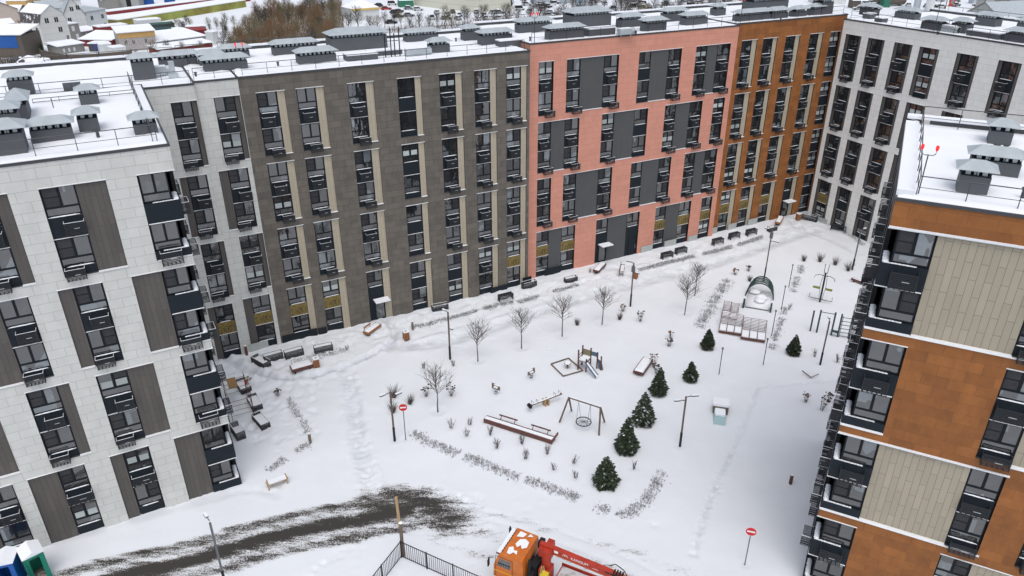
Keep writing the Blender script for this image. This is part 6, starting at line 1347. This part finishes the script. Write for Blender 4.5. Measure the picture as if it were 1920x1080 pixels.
for i in range(16):
    x = rr.uniform(322, 430); put(rr.choice((0,3,2)), at(x, rr.uniform(48, 66)), rr.uniform(.35, .6), 'small bare tree between the ochre shed and the yards', 'trees by the ochre shed')
for i, (x, y, s_, lb) in enumerate([(60,100,.9,'bare tree in front of the mansard house'),(42,60,.5,'small bare tree by the dark hut'),(290,104,.55,'bare tree before the stone building, right end'),(315,100,.5,'bare tree before the low snowy building'),(345,104,.5,'bare bushy tree behind the roof ridge left of the thicket'),(380,106,.55,'bare bushy tree beside the thicket, lowest of the group'),(258,112,.35,'little bare tree at the end of the board fence'),(262,40,.35,'little bare tree on the snow between the long sheds')]): put(i % 6, at(x, y), s_, lb, None) if False else tag(put(i % 6, at(x, y), s_, lb, 'single bare trees near the yards'), lb)
def scrub(label, poly, n, h, m, seed):
    P = [at(*q) for q in poly]; rr = random.Random(seed); b = MB(); xs_ = [p.x for p in P]; ys_ = [p.y for p in P]; k = 0
    def ins(x, y):
        c = False
        for i in range(len(P)):
            a, d = P[i], P[i-1]
            if (a.y > y) != (d.y > y) and x < (d.x-a.x)*(y-a.y)/(d.y-a.y)+a.x: c = not c
        return c
    while k < n:
        x, y = rr.uniform(min(xs_), max(xs_)), rr.uniform(min(ys_), max(ys_))
        if not ins(x, y): continue
        k += 1; a = rr.uniform(0, 6.28); l = rr.uniform(.2,.7); hh = h*rr.uniform(.4,1.2); s = Vector((x,y,-.1)); e = s+Vector((math.cos(a)*l*hh*.5, math.sin(a)*l*hh*.5, hh)); w_ = Vector((-math.sin(a), math.cos(a), 0))*.045
        b.quad([s-w_, s+w_, e], rr.choice((0,0,1)))
        for q in range(3): mm = s.lerp(e, rr.uniform(.3,.9)); a2 = rr.uniform(0,6.28); d = Vector((math.cos(a2)*.5, math.sin(a2)*.5, .6))*hh*.4; b.quad([mm-w_*.6, mm+w_*.6, mm+d], rr.choice((0,1)))
    tag(b.build('scrub', m, None), label, 'scrub', kind='stuff')
scrub('brown scrub filling the ground of the thicket behind the brown section', [(410,118),(440,60),(480,22),(640,8),(650,88),(560,108)], 15000, 2.6, [TB[2], TB[1]], 1)
scrub('brown and grey scrub strip along the far side of the long block', [(640,95),(700,58),(800,50),(900,38),(1100,28),(1380,12),(1400,44),(1100,66),(800,86)], 15000, 1.7, [TB[0], col('straw', (.30,.22,.15))], 2)
scrub('dry scrub between the yards and the left roof', [(250,118),(290,106),(420,96),(440,114),(340,122)], 3500, 1.8, [TB[0], TB[2]], 3)
scrub('dry scrub in front of the rubble heap at the left', [(0,132),(0,112),(90,112),(220,124),(160,134)], 3000, 1.6, [TB[0], TB[2]], 4)
# conifers beside the cream building
for i, (x, y, s_) in enumerate(((922,14,5.5),(934,15,6.2),(945,12,5.0))):
    t = spruce(300+i, 2.6, .95, .01); t.location = at(x, y); t.scale = (s_*.7, s_*.7, s_*.62); t['label'] = ['dark tall conifer right of the cream building, left one of three','dark tall conifer right of the cream building, middle one of three','dark tall conifer right of the cream building, right one of three'][i]; t['group'] = 'dark conifers at the top'
# ---- cars
def car(name, c, snowy, van=False):
    m = mat('car_paint_'+name, c, rough=.3, spec=.6); r = thing('parked_car', 'car', 'car'); L = 4.4; w_ = .88; h1, h2 = .82, (1.9 if van else 1.45)
    b = MB(); pr = [(0,.3),(L,.3),(L,h1*.95),(L*.97,h1),(L*.74,h1+.06),(L*.05,h1+.05),(0,h1)]
    b.quad([(x,-w_,z) for x,z in pr]); b.quad([(x,w_,z) for x,z in pr][::-1])
    for (x0,z0),(x1,z1) in zip(pr, pr[1:]+pr[:1]): b.quad([(x0,-w_,z0),(x0,w_,z0),(x1,w_,z1),(x1,-w_,z1)])
    b.build('body', m, r); g = MB(); x0, x1, x2, x3 = (.15,.35,2.9,3.6) if van else (.25,.95,2.45,3.25); k = w_-.06; q = w_-.2
    g.quad([(x0,-k,h1),(x3,-k,h1),(x2,-q,h2),(x1,-q,h2)]); g.quad([(x0,k,h1),(x1,q,h2),(x2,q,h2),(x3,k,h1)]); g.quad([(x3,-k,h1),(x3,k,h1),(x2,q,h2),(x2,-q,h2)]); g.quad([(x0,-k,h1),(x1,-q,h2),(x1,q,h2),(x0,k,h1)]); g.build('window', mat('car_glass', (.015,.018,.02), rough=.1), r)
    t = MB(); t.box(x1-.05,x2+.05,-q-.02,q+.02,h2,h2+.05,0); t.build('roof', m, r)
    if snowy: s = MB(); s.box(x1-.1,x2+.1,-q,q,h2+.051,h2+.2); s.box(x2+.8,L-.1,-w_+.1,w_-.1,h1+.02,h1+.16); s.box(.02,x0+.05,-w_+.1,w_-.1,h1+.05,h1+.16); s.quad([(x3-.02,-k+.05,h1+.03),(x3-.02,k-.05,h1+.03),(x2+.05,q-.05,h2+.03),(x2+.05,-q+.05,h2+.03)]); s.build('snow', SNOW, r)
    for x in (.85, 3.5):
        for s in (-1,1): wl = MB(); wl.tube([(x,s*(w_-.18),.33),(x,s*(w_+.01),.33)], .33, 12); o = wl.build('wheel', BLACK, r)
    return r
CARS = {n: car(n, c, sn, v) for n, c, sn, v in (('dark',(.02,.025,.03),0,0),('white',(.5,.52,.53),1,0),('grey',(.18,.19,.20),1,0),('red',(.35,.02,.02),0,0),('blue',(.04,.08,.16),1,0),('van',(.55,.56,.56),1,1))}
usedc = set()
def putcar(n, p, rz, label, group):
    src = CARS[n]
    if n not in usedc: usedc.add(n); src.location = p; src.rotation_euler = (0,0,rz); src['label'] = label; src['group'] = group; return
    copy_tree(src, p, rz, label, None, group)
for n, x, y, rz, lb in [('red',714,19,.3,'red car beside the kiosk with yellow eaves'),('dark',716,13,2.6,'dark car with a clear roof behind the red car'),('van',726,10,.2,'white van right of the red car'),('grey',757,18,.1,'silver car in front of the green booth'),('white',774,20,.2,'pale car under the cream building corner'),
   ('dark',733,26,.9,'dark car, upper left one of the cluster on the open lot'),('dark',741,25,1.0,'dark car, upper right one of the cluster on the open lot'),('dark',736,33,.1,'dark car, lower left one of the cluster on the open lot'),('grey',756,31,.2,'grey car, right one of the cluster on the open lot'),('dark',744,9,.2,'dark long car parked beside the white van'),('dark',722,45,.3,'dark car half hidden near the row of bare trees')]: putcar(n, at(x, y), rz, lb, 'cars on the near open lot')
rr = random.Random(12)
for i in range(120):
    x = rr.uniform(800, 1400); y = rr.choice((4,9,14,20,26,32,38))+rr.uniform(-1.5,1.5)
    if x < 960 and y < 20: continue
    if y > 47-(x-800)*.035: continue
    nm = rr.choice(('white','white','grey','blue','white','van','grey','dark')); putcar(nm, at(x, y), rr.choice((0,1.57))+rr.uniform(-.2,.2)+.2, f"{'white van' if nm == 'van' else nm+' car'} {'without' if nm == 'dark' else 'under'} snow, {'left' if x < 1000 else ('middle' if x < 1200 else 'right')} part of the far car park, {'front' if y > 24 else ('middle' if y > 11 else 'back')} rows", 'cars in the far car park')
for i in range(16):
    x = rr.uniform(1610, 1850); y = rr.uniform(3, 22)
    putcar(rr.choice(('white','grey','blue','van')), at(x, y), rr.uniform(0,3), 'snowy vehicle on the industrial yard behind the east wing', 'vehicles on the industrial yard')
# ================================================================ FOOTPRINTS AND MELT HOLLOWS pressed into the snow
rr = random.Random(99); DENT = []
def trail(px, n=1, jit=.12, step=.42, depth=.10, r=.17):
    P = smooth_pts(px, 3)
    for k in range(n):
        off = rr.uniform(-.5, .5)*(n > 1)
        for (x0,y0),(x1,y1) in zip(P[:-1], P[1:]):
            L = math.hypot(x1-x0, y1-y0); m = max(1, int(L/step)); nx, ny = -(y1-y0)/(L+1e-6), (x1-x0)/(L+1e-6)
            for i in range(m):
                t = (i+.5)/m; s = (.13 if (i+k) % 2 else -.13)+rr.uniform(-jit, jit)+off; DENT.append((x0+(x1-x0)*t+nx*s, y0+(y1-y0)*t+ny*s, r*rr.uniform(.8,1.2), depth*rr.uniform(.6,1.2)))
for a in (dict(px=[(1422,728),(1400,790),(1375,845),(1345,905),(1318,985),(1300,1040)], n=2), dict(px=[(430,690),(520,708),(600,700),(700,662),(735,640),(722,600)], n=4, jit=.2),
  dict(px=[(650,700),(662,780),(672,850),(705,925)], n=4, jit=.25), dict(px=[(735,650),(860,632),(1000,592),(1180,535),(1340,494),(1480,448)], n=4, jit=.3), dict(px=[(1480,448),(1500,425),(1485,412)], n=3),
  dict(px=[(500,690),(640,655),(760,605),(860,585),(990,548),(1120,520),(1200,500)], n=3, jit=.3), dict(px=[(460,700),(455,740),(470,790),(480,830)], n=4, jit=.3), dict(px=[(1240,492),(1330,468),(1420,445),(1500,422)], n=2, jit=.3),
  dict(px=[(1530,432),(1575,440),(1610,470)], n=2), dict(px=[(700,930),(800,925),(900,948)], n=3, jit=.4), dict(px=[(1640,700),(1540,715),(1422,728)]), dict(px=[(760,1000),(860,1010),(930,1000)], n=2), dict(px=[(160,985),(300,950),(450,915),(520,920)]),
  dict(px=[(1110,505),(1150,525),(1185,540)], n=2), dict(px=[(620,690),(560,740),(530,800),(520,870),(530,915)]), dict(px=[(1010,590),(1020,640),(1050,690)]), dict(px=[(700,1000),(600,1060),(560,1100)], n=2)): trail(**a)
for i in range(420):       # churned ground at the foot of the long facade and near the left scaffold
    u = rr.uniform(5, 60); d = rr.uniform(.4, 3.2); fr, rz0 = plane_frame(*PL['C']); DENT.append((fr.x+math.cos(rz0)*u+math.sin(rz0)*d, fr.y+math.sin(rz0)*u-math.cos(rz0)*d, rr.uniform(.15,.32), rr.uniform(-.08,.12)))
for i in range(260):
    p = at(rr.uniform(425,600), rr.uniform(668,830)); DENT.append((p.x, p.y, rr.uniform(.15,.35), rr.uniform(-.08,.13)))
for i in range(160):
    p = at(rr.uniform(640,1250), rr.uniform(905,1075)); DENT.append((p.x, p.y, rr.uniform(.15,.3), rr.uniform(-.04,.06)))
for o in list(COL.objects):
    if o.parent is None and o.get('category') in ('tree','lamp post','post','shrub','road sign','litter bin','bench','metal cage','swing','seesaw','playhouse','spring rider') and 22 < o.location.y < 96 and abs(o.location.x) < 50:
        big = o.get('category') in ('tree','playhouse'); DENT.append((o.location.x, o.location.y, .55 if big else .30, .14 if big else .09))
def press(me):
    n = len(me.vertices); co = np.empty(n*3); me.vertices.foreach_get('co', co); co = co.reshape(-1, 3)
    cell = {}; ix = np.floor(co[:,0]).astype(int); iy = np.floor(co[:,1]).astype(int)
    sel = (co[:,0] > -40) & (co[:,0] < 50) & (co[:,1] > 18) & (co[:,1] < 100); idx = np.nonzero(sel)[0]; key = ix[idx]*1000+iy[idx]; order = np.argsort(key); idx = idx[order]; key = key[order]
    for x, y, r, d in DENT:
        cx, cy = int(math.floor(x)), int(math.floor(y))
        for a in (-1,0,1):
            for b_ in (-1,0,1):
                k = (cx+a)*1000+cy+b_; s, e = np.searchsorted(key, k), np.searchsorted(key, k+1)
                if s == e: continue
                v = idx[s:e]; q = ((co[v,0]-x)**2+(co[v,1]-y)**2)/(r*r); co[v,2] -= d*np.exp(-q)-d*.28*np.exp(-(q-2.2)**2)
    me.vertices.foreach_set('co', co.ravel()); me.update()
for nm in ('ground', 'road'): press(bpy.data.objects[nm].data)
